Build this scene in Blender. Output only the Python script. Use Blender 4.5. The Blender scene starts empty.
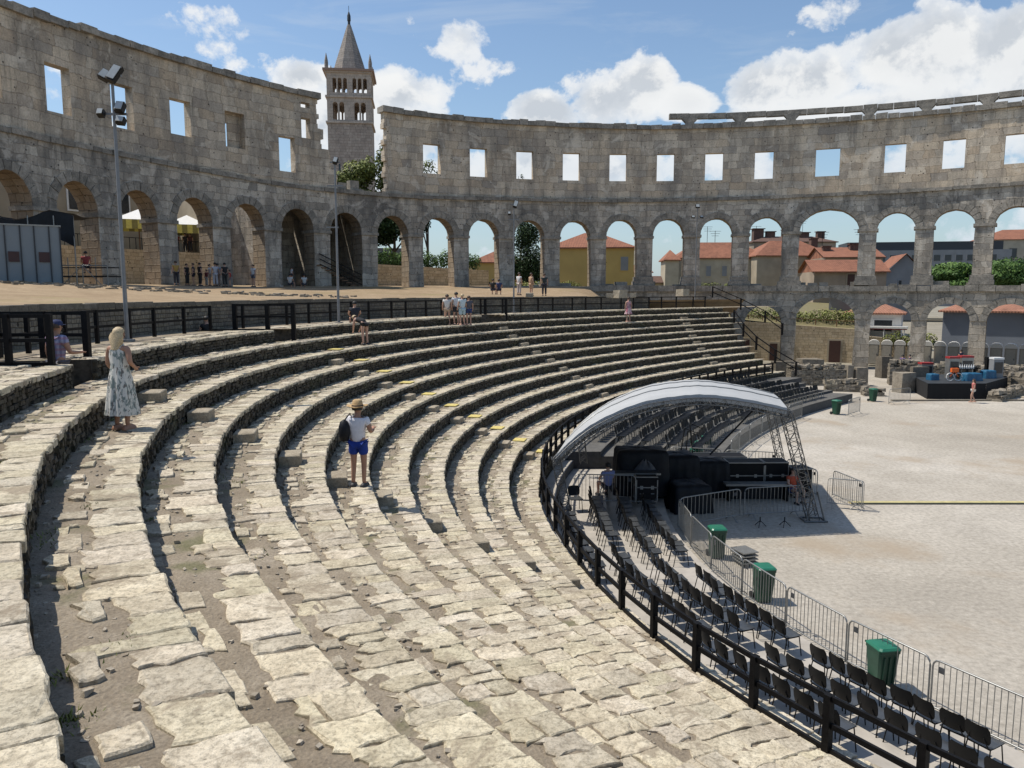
import bpy, math, random
from math import *
from mathutils import Vector, Matrix
sc = bpy.context.scene
COL = sc.collection
rnd = random.Random(7)
P = 0.11876; F = 769.17; CH = 7.6

# ------------------------------------------------------------------ helpers
class MB:
    """collects faces for ONE mesh object"""
    def __init__(s): s.v=[]; s.f=[]; s.m=[]; s.uv=[]; s.c=[]; s.sm=[]
    def face(s, pts, uv=None, m=0, c=1.0, smooth=False):
        n=len(s.v); s.v.extend([tuple(p) for p in pts]); s.f.append(list(range(n,n+len(pts))))
        s.m.append(m); s.uv.append(uv); s.c.append(c); s.sm.append(smooth)
    def grid(s, rows, uvf=None, m=0, c=1.0, smooth=True, close=False, cf=None):
        n=len(s.v); w=len(rows[0])
        for r in rows: s.v.extend([tuple(p) for p in r])
        for i in range(len(rows)-1):
            for j in range(w if close else w-1):
                k=(j+1)%w
                s.f.append([n+i*w+j, n+i*w+k, n+(i+1)*w+k, n+(i+1)*w+j]); s.m.append(m); s.sm.append(smooth)
                s.c.append(cf(i,j) if cf else c)
                s.uv.append([uvf(i,j),uvf(i,j+1),uvf(i+1,j+1),uvf(i+1,j)] if uvf else None)
    def box(s, c, sz, rz=0, m=0, col=1.0, R=None, jit=0):
        hx,hy,hz=sz[0]/2,sz[1]/2,sz[2]/2
        ca,sa=cos(rz),sin(rz); P8=[]
        for dz in (-hz,hz):
            for dx,dy in ((-hx,-hy),(hx,-hy),(hx,hy),(-hx,hy)):
                if jit: dx2=dx+rnd.uniform(-jit,jit); dy2=dy+rnd.uniform(-jit,jit); dz2=dz+rnd.uniform(-jit,jit)
                else: dx2,dy2,dz2=dx,dy,dz
                if R is not None:
                    q=R@Vector((dx2,dy2,dz2)); P8.append((c[0]+q.x,c[1]+q.y,c[2]+q.z))
                else: P8.append((c[0]+dx2*ca-dy2*sa, c[1]+dx2*sa+dy2*ca, c[2]+dz2))
        n=len(s.v); s.v.extend(P8)
        for q in ((3,2,1,0),(4,5,6,7),(0,1,5,4),(1,2,6,5),(2,3,7,6),(3,0,4,7)):
            s.f.append([n+i for i in q]); s.m.append(m); s.uv.append(None); s.c.append(col); s.sm.append(False)
    def bar(s, a, b, w, h=None, m=0, col=1.0, up=(0,0,1)):
        a=Vector(a); b=Vector(b); d=b-a; L=d.length
        if L<1e-6: return
        d/=L; u=Vector(up)
        if abs(d.dot(u))>.98: u=Vector((1,0,0))
        x=d.cross(u).normalized(); y=x.cross(d).normalized()
        R=Matrix((x,y,d)).transposed(); s.box((a+b)/2,(w,h or w,L),m=m,col=col,R=R)
    def tube(s, pts, r, n=6, m=0, col=1.0, cap=True, smooth=True):
        pts=[Vector(p) for p in pts]; rows=[]
        for i,p in enumerate(pts):
            d=(pts[min(i+1,len(pts)-1)]-pts[max(i-1,0)]).normalized()
            u=Vector((0,0,1)) if abs(d.z)<.95 else Vector((1,0,0))
            x=d.cross(u).normalized(); y=x.cross(d); rr=r[i] if isinstance(r,(list,tuple)) else r
            rows.append([p+x*rr*cos(2*pi*k/n)+y*rr*sin(2*pi*k/n) for k in range(n)])
        s.grid(rows,m=m,c=col,smooth=smooth,close=True)
        if cap: s.face(rows[0],m=m,c=col); s.face(rows[-1][::-1],m=m,c=col)
    def loft(s, rings, n=14, m=0, col=1.0, fold=0, nf=9, cap=True):
        rows=[]
        for (x,y,z,rx,ry) in rings:
            f=fold*max(0,min(1,(rings[0][2]-z)/max(.01,rings[0][2]-rings[-1][2])))
            rows.append([(x+rx*(1+f*sin(nf*a+2))*cos(a), y+ry*(1+f*sin(nf*a+2))*sin(a), z) for a in [2*pi*k/n for k in range(n)]])
        s.grid(rows,m=m,c=col,close=True)
        if cap: s.face(rows[0],m=m,c=col); s.face(rows[-1][::-1],m=m,c=col)
    def slab(s, poly, z0, z1, ch=0.012, m=0, col=1.0):
        """irregular stone: polygon (xy list ccw) with chamfered top"""
        cx=sum(p[0] for p in poly)/len(poly); cy=sum(p[1] for p in poly)/len(poly)
        R=max(.05,sum(hypot(p[0]-cx,p[1]-cy) for p in poly)/len(poly)); k=1-ch/R
        zt=[z1+rnd.uniform(-.006,.006) for _ in poly]
        a=[(p[0],p[1],z0) for p in poly]; b=[(p[0],p[1],z-ch*.8) for p,z in zip(poly,zt)]
        t=[(cx+(p[0]-cx)*k,cy+(p[1]-cy)*k,z) for p,z in zip(poly,zt)]
        N=len(poly); n=len(s.v); s.v.extend(a+b+t)
        for i in range(N):
            j=(i+1)%N
            for o in (0,N): s.f.append([n+o+i,n+o+j,n+o+N+j,n+o+N+i]); s.m.append(m); s.uv.append(None); s.c.append(col); s.sm.append(False)
        s.f.append([n+2*N+i for i in range(N)]); s.m.append(m); s.uv.append(None); s.c.append(col); s.sm.append(False)
    def build(s, name, mats, parent=None, label=None, cat=None, group=None, kind=None, loc=None):
        me=bpy.data.meshes.new(name); 
        if loc: L=Vector(loc); vv=[(x-L.x,y-L.y,z-L.z) for x,y,z in s.v]
        else: vv=s.v
        me.from_pydata(vv,[],s.f)
        if not isinstance(mats,(list,tuple)): mats=[mats]
        for q in mats: me.materials.append(q)
        me.polygons.foreach_set('material_index', s.m); me.polygons.foreach_set('use_smooth', s.sm)
        me.uv_layers.new(name='UV'); dat=[]; me.color_attributes.new('Col','FLOAT_COLOR','CORNER'); cd=[]
        for p,uv,c in zip(me.polygons,s.uv,s.c):
            if uv:
                for q in uv: dat.extend(q)
            else:
                nx,ny,nz=p.normal
                if abs(nz)>.7:
                    for vi in p.vertices: dat.extend((s.v[vi][0],s.v[vi][1]))
                else:
                    l=hypot(nx,ny) or 1; tx,ty=-ny/l,nx/l
                    for vi in p.vertices: dat.extend((s.v[vi][0]*tx+s.v[vi][1]*ty, s.v[vi][2]))
            if isinstance(c,(int,float)): c=(c,c,c)
            for _ in p.vertices: cd.extend((c[0],c[1],c[2],1))
        me.uv_layers['UV'].data.foreach_set('uv',dat); me.color_attributes['Col'].data.foreach_set('color',cd)
        me.validate(); me.update()
        o=bpy.data.objects.new(name,me); COL.objects.link(o)
        if loc: o.location=loc
        if parent is not None: o.parent=parent
        return tag(o,label,cat,group,kind)
def tag(o,label=None,cat=None,group=None,kind=None):
    if label: o['label']=label
    if cat: o['category']=cat
    if group: o['group']=group
    if kind: o['kind']=kind
    return o
def thing(name,loc,label,cat,rz=0,group=None):
    o=bpy.data.objects.new(name,None); COL.objects.link(o); o.location=loc; o.rotation_euler=(0,0,rz); o.empty_display_size=.2
    return tag(o,label,cat,group)
def dup(root,loc,rz,label,scale=None):
    r=root.copy(); COL.objects.link(r); r.location=loc; r.rotation_euler=(0,0,rz); r['label']=label
    if scale: r.scale=scale
    for ch in list(root.children):
        c=ch.copy(); COL.objects.link(c); c.parent=r
        for g in list(ch.children):
            d=g.copy(); COL.objects.link(d); d.parent=c
    return r
ORD=['first','second','third','fourth','fifth','sixth','seventh','eighth','ninth','tenth','eleventh','twelfth','thirteenth','fourteenth','fifteenth','sixteenth','seventeenth','eighteenth','nineteenth','twentieth']
def ordn(i):
    if i<20: return ORD[i]
    k=i+1; return '%d%s'%(k,{1:'st',2:'nd',3:'rd'}.get(k%10,'th'))

# ------------------------------------------------------------------ geometry of the place
GA,GB,WA,WB=148.6647,67.0453,0.9043,0.91864; TX,TY,TTH=134.398,56.0625,0.299598
A0,RS=1.3426,.42339
def ez(k): return CH-A0-RS*k
def tier(k,t):
    a,b=GA-WA*k,GB-WB*k; x,y=a*cos(t),b*sin(t)
    return TX+x*cos(TTH)-y*sin(TTH), TY+x*sin(TTH)+y*cos(TTH)
def interp(tab,x):
    if x<=tab[0][0]: return tab[0][1]
    for (a,b),(c,d) in zip(tab,tab[1:]):
        if x<=c: return b+(d-b)*(x-a)/(c-a)
    return tab[-1][1]
TEND=[(-3.5,2.352),(-2.3,2.36),(0,2.368),(1,2.374),(2,2.379),(3,2.397),(4,2.411),(5,2.424),(6,2.429),(7,2.442),(8,2.45),(9,2.456),(10,2.464),(11,2.46),(14,2.5),(18,2.54)]
def tend(k): return interp(TEND,k)
TNEAR=3.62
class Arc:
    """arc length walker along tier curve k"""
    def __init__(s,k,t0=TNEAR,t1=None):
        t1=tend(k) if t1 is None else t1
        s.k=k; s.T=[t0+(t1-t0)*i/900 for i in range(901)]; s.S=[0]
        p=tier(k,s.T[0])
        for t in s.T[1:]:
            q=tier(k,t); s.S.append(s.S[-1]+hypot(q[0]-p[0],q[1]-p[1])); p=q
        s.L=s.S[-1]
    def t(s,x):
        x=max(0,min(s.L,x)); lo,hi=0,900
        while hi-lo>1:
            m=(lo+hi)//2
            if s.S[m]<=x: lo=m
            else: hi=m
        return s.T[lo]+(s.T[hi]-s.T[lo])*(x-s.S[lo])/max(1e-9,s.S[hi]-s.S[lo])
    def s_at(s,t):
        for i,q in enumerate(s.T):
            if q<=t: return s.S[i]
        return s.L
    def pos(s,x,dk=0): return tier(s.k+dk,s.t(x))
def tier_dir(k,t):
    """outward (towards the arena floor) unit vector and along unit vector"""
    a=tier(k,t); b=tier(k+.5,t); c=tier(k,t-.001)
    v=Vector((c[0]-a[0],c[1]-a[1])).normalized()
    n=Vector((v.y,-v.x)); 
    if n.dot(Vector((b[0]-a[0],b[1]-a[1])))<0: n=-n
    return n,v
# outer wall ellipse
CX,CY,TH=25.212,15.341,2.065; EA,EB=69.483,52.93; WIDE,BW=7.056,4.876
_N=3600; _T=[-pi/2+2*pi*i/_N for i in range(_N+1)]; _S=[0]
for i in range(_N):
    _S.append(_S[-1]+hypot(EA*(cos(_T[i+1])-cos(_T[i])),EB*(sin(_T[i+1])-sin(_T[i]))))
_s0=_S[_N//4]-40.133
def EP(s,off=0.0):
    """point on the wall: s metres from the wide gate (positive = to the left), off = outwards"""
    x=(s+_s0)%_S[-1]; lo,hi=0,_N
    while hi-lo>1:
        m=(lo+hi)//2
        if _S[m]<=x: lo=m
        else: hi=m
    t=_T[lo]+(_T[hi]-_T[lo])*(x-_S[lo])/(_S[hi]-_S[lo])
    ex,ey=EA*cos(t),EB*sin(t); nx,ny=cos(t)/EA,sin(t)/EB; l=hypot(nx,ny); ex+=off*nx/l; ey+=off*ny/l
    return CX+ex*cos(TH)-ey*sin(TH), CY+ex*sin(TH)+ey*cos(TH)
def SN(n):
    """arc position of pier index n (fractions allowed)"""
    if n>=0: return WIDE/2+n*BW
    if n<=-1: return -WIDE/2+(n+1)*BW
    return WIDE/2+n*WIDE
def NS(s):
    if s>=WIDE/2: return (s-WIDE/2)/BW
    if s<=-WIDE/2: return (s+WIDE/2)/BW-1
    return (s-WIDE/2)/WIDE
CORN=[(-8,17.3),(-4,17.25),(0,17.15),(3,17.0),(6,16.95),(8,16.7),(10,16.65),(11,16.75),(12,16.95),(14,17.1),(18,17.1)]
TOP=[(-8,24.4),(-3,24.45),(0,24.6),(3,24.65),(5,24.8),(8,24.7),(10,24.85),(12,25.0),(14,24.95),(15,24.6),(18,24.5)]
ATOP=[(-8,15.4),(0,15.2),(3,15.15),(4.5,14.95),(9,14.8),(18,14.8)]
IMP=[(-8,13.8),(-3,13.75),(0,13.55),(4,13.2),(9,13.0),(14,12.75),(18,12.7)]
WT=[(-8,21.6),(0,21.7),(8,21.85),(9.5,21.8),(9.9,20.75),(10.9,20.75),(11,21.9),(18,21.8)]
WB_=[(-8,19.1),(0,19.0),(8,19.05),(9.5,19),(9.9,17.85),(10.9,17.85),(11,19.05),(12.5,19.3),(13.4,18.9),(18,18.9)]

# ------------------------------------------------------------------ materials
def new_mat(name):
    m=bpy.data.materials.new(name); m.use_nodes=True; nt=m.node_tree; nt.nodes.clear()
    out=nt.nodes.new('ShaderNodeOutputMaterial'); b=nt.nodes.new('ShaderNodeBsdfPrincipled'); nt.links.new(b.outputs[0],out.inputs[0])
    return m,nt,b
class NT:
    def __init__(s,nt): s.nt=nt
    def n(s,t,**k):
        x=s.nt.nodes.new(t)
        for a,b in k.items(): setattr(x,a,b)
        return x
    def l(s,a,b): s.nt.links.new(a,b)
    def val(s,x,sock):
        if isinstance(x,(int,float)): sock.default_value=x
        elif isinstance(x,(tuple,list)): sock.default_value=tuple(x)+((1,) if len(x)==3 and len(sock.default_value)==4 else ())
        else: s.l(x,sock)
    def math(s,op,a,b=0,c=None,clamp=False):
        x=s.n('ShaderNodeMath',operation=op); x.use_clamp=clamp; s.val(a,x.inputs[0]); s.val(b,x.inputs[1])
        if c is not None: s.val(c,x.inputs[2])
        return x.outputs[0]
    def mix(s,f,a,b,bt='MIX'):
        x=s.n('ShaderNodeMix',data_type='RGBA',blend_type=bt); s.val(f,x.inputs[0]); s.val(a,x.inputs[6]); s.val(b,x.inputs[7]); return x.outputs[2]
    def noise(s,vec,scale,detail=4,rough=.55,dist=0):
        x=s.n('ShaderNodeTexNoise'); x.inputs['Scale'].default_value=scale; x.inputs['Detail'].default_value=detail; x.inputs['Roughness'].default_value=rough; x.inputs['Distortion'].default_value=dist
        if vec is not None: s.l(vec,x.inputs['Vector'])
        return x
    def voro(s,vec,scale,feature='F1',rnd_=1.0):
        x=s.n('ShaderNodeTexVoronoi',feature=feature); x.inputs['Scale'].default_value=scale; x.inputs['Randomness'].default_value=rnd_
        if vec is not None: s.l(vec,x.inputs['Vector'])
        return x
    def ramp(s,f,stops,interp_='LINEAR'):
        x=s.n('ShaderNodeValToRGB'); x.color_ramp.interpolation=interp_; e=x.color_ramp.elements
        while len(e)<len(stops): e.new(.5)
        for q,(p,c) in zip(e,stops): q.position=p; q.color=(c,c,c,1) if isinstance(c,(int,float)) else tuple(c)+(1,)
        s.val(f,x.inputs[0]); return x.outputs[0]
    def bump(s,h,strength=.5,dist=.02,prev=None):
        x=s.n('ShaderNodeBump'); x.inputs['Strength'].default_value=strength; x.inputs['Distance'].default_value=dist; s.l(h,x.inputs['Height'])
        if prev is not None: s.l(prev,x.inputs['Normal'])
        return x.outputs[0]
    def obj(s): return s.n('ShaderNodeTexCoord').outputs['Object']
    def pos(s): return s.n('ShaderNodeNewGeometry').outputs['Position']
    def uv(s): return s.n('ShaderNodeTexCoord').outputs['UV']
    def mapv(s,v,sc=(1,1,1),loc=(0,0,0)):
        x=s.n('ShaderNodeMapping'); s.l(v,x.inputs[0]); x.inputs['Scale'].default_value=sc; x.inputs['Location'].default_value=loc; return x.outputs[0]
def simple(name,c,rough=.7,metal=0,var=.12,scale=6,bump=0,spec=None):
    m,nt,b=new_mat(name); N=NT(nt); v=N.pos()
    f=N.noise(v,scale,5).outputs['Fac']
    lo=tuple(x*(1-var) for x in c); hi=tuple(min(1,x*(1+var)) for x in c)
    N.l(N.ramp(f,[(.3,lo),(.7,hi)]),b.inputs['Base Color']); b.inputs['Roughness'].default_value=rough; b.inputs['Metallic'].default_value=metal
    if spec is not None: b.inputs['Specular IOR Level'].default_value=spec
    if bump: N.l(N.bump(f,bump,.02),b.inputs['Normal'])
    return m
def masonry(name,cols,ch=.55,bw=.85,joint=.05,stain=(.09,.085,.08),stain_amt=.6,bump=.6,bdist=.06,wob=.12,streak=.4,usecol=False,jd=.75,fresh=None):
    """random coursed ashlar from UV metres"""
    m,nt,b=new_mat(name); N=NT(nt); uv=N.uv(); p=N.pos()
    w=N.noise(uv,.9,3); sx=N.n('ShaderNodeSeparateXYZ'); N.l(uv,sx.inputs[0]); sw=N.n('ShaderNodeSeparateColor'); N.l(w.outputs['Color'],sw.inputs[0])
    w2=N.noise(uv,5,3).outputs['Fac']
    U=N.math('ADD',sx.outputs[0],N.math('MULTIPLY',N.math('SUBTRACT',sw.outputs[0],.5),wob*2)); V=N.math('ADD',sx.outputs[1],N.math('MULTIPLY',N.math('SUBTRACT',sw.outputs[1],.5),wob*1.2))
    V=N.math('ADD',V,N.math('MULTIPLY',N.math('SUBTRACT',w2,.5),wob*.5)); U=N.math('ADD',U,N.math('MULTIPLY',N.math('SUBTRACT',w2,.5),wob*.6))
    r=N.math('DIVIDE',V,ch); row=N.math('FLOOR',r); fr=N.math('SUBTRACT',r,row)
    wn=N.n('ShaderNodeTexWhiteNoise',noise_dimensions='1D'); N.l(row,wn.inputs['W'])
    c=N.math('ADD',N.math('DIVIDE',U,N.math('MULTIPLY_ADD',wn.outputs['Value'],bw*.9,bw*.6)),N.math('MULTIPLY',wn.outputs['Value'],37.7))
    col=N.math('FLOOR',c); fc=N.math('SUBTRACT',c,col)
    cv=N.n('ShaderNodeCombineXYZ'); N.l(row,cv.inputs[0]); N.l(col,cv.inputs[1])
    wc=N.n('ShaderNodeTexWhiteNoise',noise_dimensions='2D'); N.l(cv.outputs[0],wc.inputs['Vector'])
    # distance to joint
    dv=N.math('MULTIPLY',N.math('MINIMUM',fr,N.math('SUBTRACT',1,fr)),ch); du=N.math('MULTIPLY',N.math('MINIMUM',fc,N.math('SUBTRACT',1,fc)),bw)
    d=N.math('MINIMUM',dv,du); j=N.ramp(d,[(0,0),(joint,1)])
    base=N.ramp(wc.outputs['Value'],[(i/(len(cols)-1),q) for i,q in enumerate(cols)])
    big=N.noise(p,.16,5,.6).outputs['Fac']; med=N.noise(p,1.3,6,.65).outputs['Fac']; fine=N.noise(p,9,5,.7).outputs['Fac']
    base=N.mix(N.ramp(med,[(.35,0),(.75,.35)]),base,tuple(x*.45 for x in cols[0]))
    st=N.noise(N.mapv(p,(1,1,.22)),.8,6,.65).outputs['Fac']
    f=N.math('MULTIPLY',N.ramp(N.math('MULTIPLY_ADD',st,.6,N.math('MULTIPLY',big,.5)),[(.5,0),(.66,1)]),stain_amt)
    base=N.mix(f,base,stain)
    f2=N.math('MULTIPLY',N.ramp(wc.outputs['Color'],[(.55,0),(.9,1)]),stain_amt*.7); base=N.mix(f2,base,tuple(x*1.6 for x in stain))
    base=N.mix(N.ramp(fine,[(.3,.35),(.6,0)]),base,(.04,.036,.03))
    jn=N.math('MULTIPLY',N.math('SUBTRACT',1,j),N.math('MULTIPLY',jd,N.ramp(med,[(.3,.45),(.65,1.2)])),clamp=True)
    base=N.mix(jn,base,tuple(x*.25 for x in cols[0]))
    if fresh:
        fn=N.noise(p,.55,6,.68,.6).outputs['Fac']; base=N.mix(N.ramp(fn,[(.56,0),(.64,.55)]),base,fresh)
        sk=N.noise(N.mapv(p,(1,1,.10)),1.5,5,.7).outputs['Fac']; base=N.mix(N.ramp(sk,[(.57,0),(.70,.45)]),base,tuple(x*.55 for x in stain))
    # weathering pits
    pit=N.voro(uv,1.7); pf=N.ramp(pit.outputs['Distance'],[(.07,1),(.12,0)]); base=N.mix(N.math('MULTIPLY',pf,.85),base,(.02,.018,.015))
    if usecol:
        at=N.n('ShaderNodeVertexColor'); at.layer_name='Col'; base=N.mix(1.0,base,at.outputs[0],'MULTIPLY')
    N.l(base,b.inputs['Base Color']); b.inputs['Roughness'].default_value=.92; b.inputs['Specular IOR Level'].default_value=.2
    h=N.math('ADD',N.math('MULTIPLY',j,.6),N.math('ADD',N.math('MULTIPLY',wc.outputs['Value'],.35),N.math('MULTIPLY',fine,.35)))
    h=N.math('SUBTRACT',h,N.math('MULTIPLY',pf,.5))
    N.l(N.bump(h,bump,bdist),b.inputs['Normal'])
    return m
def stone_attr(name,c0,c1,c2,scale=3.0,bump=.5,moss=0.0,dark=.45,bdist=.03,dust=None,cracks=0):
    """stone whose per-block tone comes from the colour attribute"""
    m,nt,b=new_mat(name); N=NT(nt); p=N.pos()
    at=N.n('ShaderNodeVertexColor'); at.layer_name='Col'
    n1=N.noise(p,scale,7,.68).outputs['Fac']; n2=N.noise(p,scale*7,6,.7).outputs['Fac']; n3=N.noise(p,.5,4).outputs['Fac']
    c=N.ramp(n1,[(.32,c0),(.52,c1),(.72,c2)])
    c=N.mix(N.ramp(n2,[(.30,dark),(.52,0)]),c,tuple(x*.35 for x in c0))
    n4=N.noise(p,scale*4.2,5,.7,.3).outputs['Fac']; c=N.mix(N.ramp(n4,[(.36,.40),(.47,0)]),c,tuple(x*.55 for x in c0)); c=N.mix(N.ramp(n4,[(.56,0),(.68,.35)]),c,tuple(min(1,x*1.15) for x in c2))
    lic=N.voro(p,scale*3.2); lf=N.ramp(N.math('MULTIPLY_ADD',n2,.25,lic.outputs['Distance']),[(.20,.5),(.30,0)]); c=N.mix(lf,c,tuple(x*.5 for x in c0))
    if moss: c=N.mix(N.math('MULTIPLY',N.ramp(n3,[(.55,0),(.7,1)]),moss),c,(.09,.11,.03))
    c=N.mix(1.0,c,at.outputs[0],'MULTIPLY')
    if cracks:
        wv=N.noise(p,2.0,4); pv=N.n('ShaderNodeVectorMath',operation='MULTIPLY_ADD'); N.l(wv.outputs['Color'],pv.inputs[0]); pv.inputs[1].default_value=(.35,.35,.35); N.l(p,pv.inputs[2])
        cr=N.voro(pv.outputs[0],2.1,'DISTANCE_TO_EDGE').outputs['Distance']; cf=N.math('MULTIPLY',N.ramp(cr,[(.0,1),(.022,0)]),cracks); c=N.mix(cf,c,(.10,.08,.055))
        sp=N.noise(p,70,3,.6).outputs['Fac']; c=N.mix(N.ramp(sp,[(.33,.5),(.43,0)]),c,(.16,.135,.10))
    if dust:
        dn=N.noise(p,1.7,8,.72,.5).outputs['Fac']; c=N.mix(N.ramp(dn,[(.54,0),(.63,.75)]),c,dust)
    N.l(c,b.inputs['Base Color']); b.inputs['Roughness'].default_value=.9; b.inputs['Specular IOR Level'].default_value=.2
    h=N.math('ADD',N.math('MULTIPLY',n1,.7),N.math('MULTIPLY',n2,.35)); N.l(N.bump(h,bump,bdist),b.inputs['Normal'])
    return m
def ground_mat(name,cols,scale=.35,fine=30,bump=.4,spots=None,bdist=.02,gw=.35):
    m,nt,b=new_mat(name); N=NT(nt); p=N.pos()
    a=N.noise(p,scale,7,.62,.4).outputs['Fac']; g=N.noise(p,fine,6,.75).outputs['Fac']; v=N.voro(p,fine*.8)
    c=N.ramp(a,[(.3,cols[0]),(.5,cols[1]),(.68,cols[2])])
    m2=N.noise(p,scale*3.3,7,.7,.5).outputs['Fac']; c=N.mix(N.ramp(m2,[(.4,.4),(.62,0)]),c,tuple(x*.72 for x in cols[0]))
    c=N.mix(N.math('MULTIPLY',N.ramp(g,[(.35,1),(.55,0)]),gw),c,tuple(x*.45 for x in cols[0]))
    c=N.mix(N.math('MULTIPLY',N.ramp(g,[(.58,0),(.72,1)]),gw*.8),c,tuple(min(1,x*1.35) for x in cols[2]))
    if spots: 
        s2=N.noise(p,spots[1],5,.6).outputs['Fac']; c=N.mix(N.ramp(s2,[(.56,0),(.66,spots[2])]),c,spots[0])
    N.l(c,b.inputs['Base Color']); b.inputs['Roughness'].default_value=.95; b.inputs['Specular IOR Level'].default_value=.1
    N.l(N.bump(N.math('ADD',g,N.math('MULTIPLY',v.outputs['Distance'],.5)),bump,bdist),b.inputs['Normal'])
    return m
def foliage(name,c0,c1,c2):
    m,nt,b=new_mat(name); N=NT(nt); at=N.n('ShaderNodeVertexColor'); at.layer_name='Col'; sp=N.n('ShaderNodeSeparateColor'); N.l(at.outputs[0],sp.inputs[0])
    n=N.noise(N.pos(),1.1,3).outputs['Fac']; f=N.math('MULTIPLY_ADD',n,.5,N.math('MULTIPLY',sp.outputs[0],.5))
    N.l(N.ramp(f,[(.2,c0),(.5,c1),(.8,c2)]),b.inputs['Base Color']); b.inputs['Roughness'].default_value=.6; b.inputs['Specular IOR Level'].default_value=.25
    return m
def tiles(name,c):
    m,nt,b=new_mat(name); N=NT(nt); uv=N.pos(); n=N.noise(uv,1.5,5,.6).outputs['Fac']; n2=N.noise(uv,.25,3).outputs['Fac']
    g=N.n('ShaderNodeNewGeometry'); w=N.n('ShaderNodeTexWave',wave_type='BANDS',bands_direction='X'); w.inputs['Scale'].default_value=1.3; w.inputs['Distortion'].default_value=.6; N.l(uv,w.inputs[0])
    f=N.math('MULTIPLY_ADD',n,.6,N.math('MULTIPLY',n2,.4))
    col=N.ramp(f,[(.3,tuple(x*.6 for x in c)),(.5,c),(.7,tuple(min(1,x*1.3) for x in c))])
    col=N.mix(N.ramp(w.outputs['Fac'],[(.1,.4),(.5,0)]),col,tuple(x*.4 for x in c))
    N.l(col,b.inputs['Base Color']); b.inputs['Roughness'].default_value=.9; N.l(N.bump(w.outputs['Fac'],.5,.06),b.inputs['Normal'])
    return m

M={}
M['attic']=masonry('ashlar_warm',[(.60,.475,.34),(.71,.585,.43),(.78,.67,.52),(.52,.43,.33)],ch=.72,bw=1.15,joint=.035,stain=(.20,.18,.155),stain_amt=.75,wob=.34,jd=.6,fresh=(.74,.66,.54))
M['arcade']=masonry('ashlar_grey',[(.50,.43,.34),(.61,.535,.435),(.70,.63,.52),(.40,.355,.29)],ch=.55,bw=.85,joint=.04,stain=(.13,.122,.11),stain_amt=.85,wob=.38,jd=.6,fresh=(.64,.585,.50))
M['lowarc']=masonry('ashlar_lower',[(.45,.385,.30),(.55,.475,.375),(.63,.55,.44),(.36,.315,.255)],ch=.62,bw=1.0,joint=.045,stain=(.15,.14,.12),stain_amt=.8,wob=.4,jd=.6,fresh=(.62,.56,.47))
M['coping']=stone_attr('coping_stone',(.17,.158,.135),(.31,.28,.235),(.46,.41,.34),1.2,.7,bdist=.08)
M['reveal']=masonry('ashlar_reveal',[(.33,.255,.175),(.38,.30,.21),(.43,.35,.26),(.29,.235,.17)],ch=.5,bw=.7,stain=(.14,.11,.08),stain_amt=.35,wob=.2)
M['flag']=stone_attr('worn_flagstone',(.44,.38,.285),(.60,.53,.41),(.73,.66,.53),3.6,1.0,moss=.05,dark=.75,bdist=.035,cracks=.28,dust=(.26,.21,.15))
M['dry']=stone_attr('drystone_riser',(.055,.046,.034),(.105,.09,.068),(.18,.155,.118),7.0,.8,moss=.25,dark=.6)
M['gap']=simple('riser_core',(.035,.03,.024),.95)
M['gravel']=ground_mat('tread_gravel',[(.27,.22,.16),(.345,.288,.215),(.42,.36,.28)],1.2,38,.9,spots=((.10,.12,.035),1.1,.5),bdist=.02,gw=.5)
M['earth']=ground_mat('dry_earth',[(.31,.225,.14),(.37,.275,.175),(.43,.33,.215)],.25,8,.3,spots=((.25,.22,.10),.12,.5))
M['floor']=ground_mat('arena_gravel',[(.39,.35,.29),(.475,.43,.36),(.56,.515,.445)],.09,7,.5,spots=((.35,.285,.21),.14,.75),gw=.5)
M['outground']=ground_mat('town_ground',[(.26,.24,.19),(.31,.28,.22),(.36,.33,.27)],.1,4,.2)
M['rubble']=stone_attr('ruin_rubble',(.19,.165,.13),(.27,.235,.185),(.36,.315,.25),3.0,.8,moss=.15,bdist=.05)
M['block']=stone_attr('step_block',(.28,.24,.18),(.38,.33,.255),(.47,.42,.33),4.5,.9,dark=.6,bdist=.04)
M['yellow']=simple('yellow_paint',(.62,.50,.16),.6,var=.25,scale=12)
M['bwood']=simple('black_timber',(.006,.0055,.0055),.6,var=.5,scale=20,bump=.2,spec=.18)
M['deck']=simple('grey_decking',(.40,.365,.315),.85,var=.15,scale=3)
M['deckside']=simple('platform_skirt',(.05,.052,.055),.8,var=.3)
M['seat']=simple('black_seat_sky_sheen',(.055,.058,.06),.34,var=.2,spec=.8)  # lighter than the shell: sky reflection on the seat tops put into the colour
M['fardeck']=simple('shade_darkened_decking',(.105,.10,.09),.85,var=.25,scale=3)  # grey decking darkened in colour to stand for the gloom under the canopy
M['chair']=simple('black_plastic',(.007,.0075,.008),.5,var=.2,spec=.22)
M['chrome']=simple('grey_tube_metal',(.28,.28,.28),.4,metal=.7)
M['blacksteel']=simple('black_steel',(.009,.009,.009),.5,spec=.25)
M['galv']=simple('galvanised_steel',(.30,.30,.285),.45,metal=.6)
M['alu']=simple('truss_aluminium',(.17,.17,.165),.45,metal=.7)
M['binbody']=simple('green_bin_plastic',(.014,.060,.036),.45,var=.15)
M['binlid']=simple('green_bin_lid',(.02,.15,.09),.4,var=.1)
M['rubber']=simple('black_rubber',(.015,.015,.015),.7)
M['roofcloth']=simple('canopy_fabric',(.40,.405,.40),.75,var=.06,scale=1.2)
M['tarp']=simple('black_tarp',(.010,.011,.014),.55,var=.4,scale=3,spec=.25)
M['case']=simple('flight_case_black',(.008,.008,.009),.6,spec=.2)
M['pole']=simple('lamp_post_paint',(.20,.205,.21),.5,metal=.3)
M['lampglass']=simple('floodlight_glass',(.34,.36,.36),.15)
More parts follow.
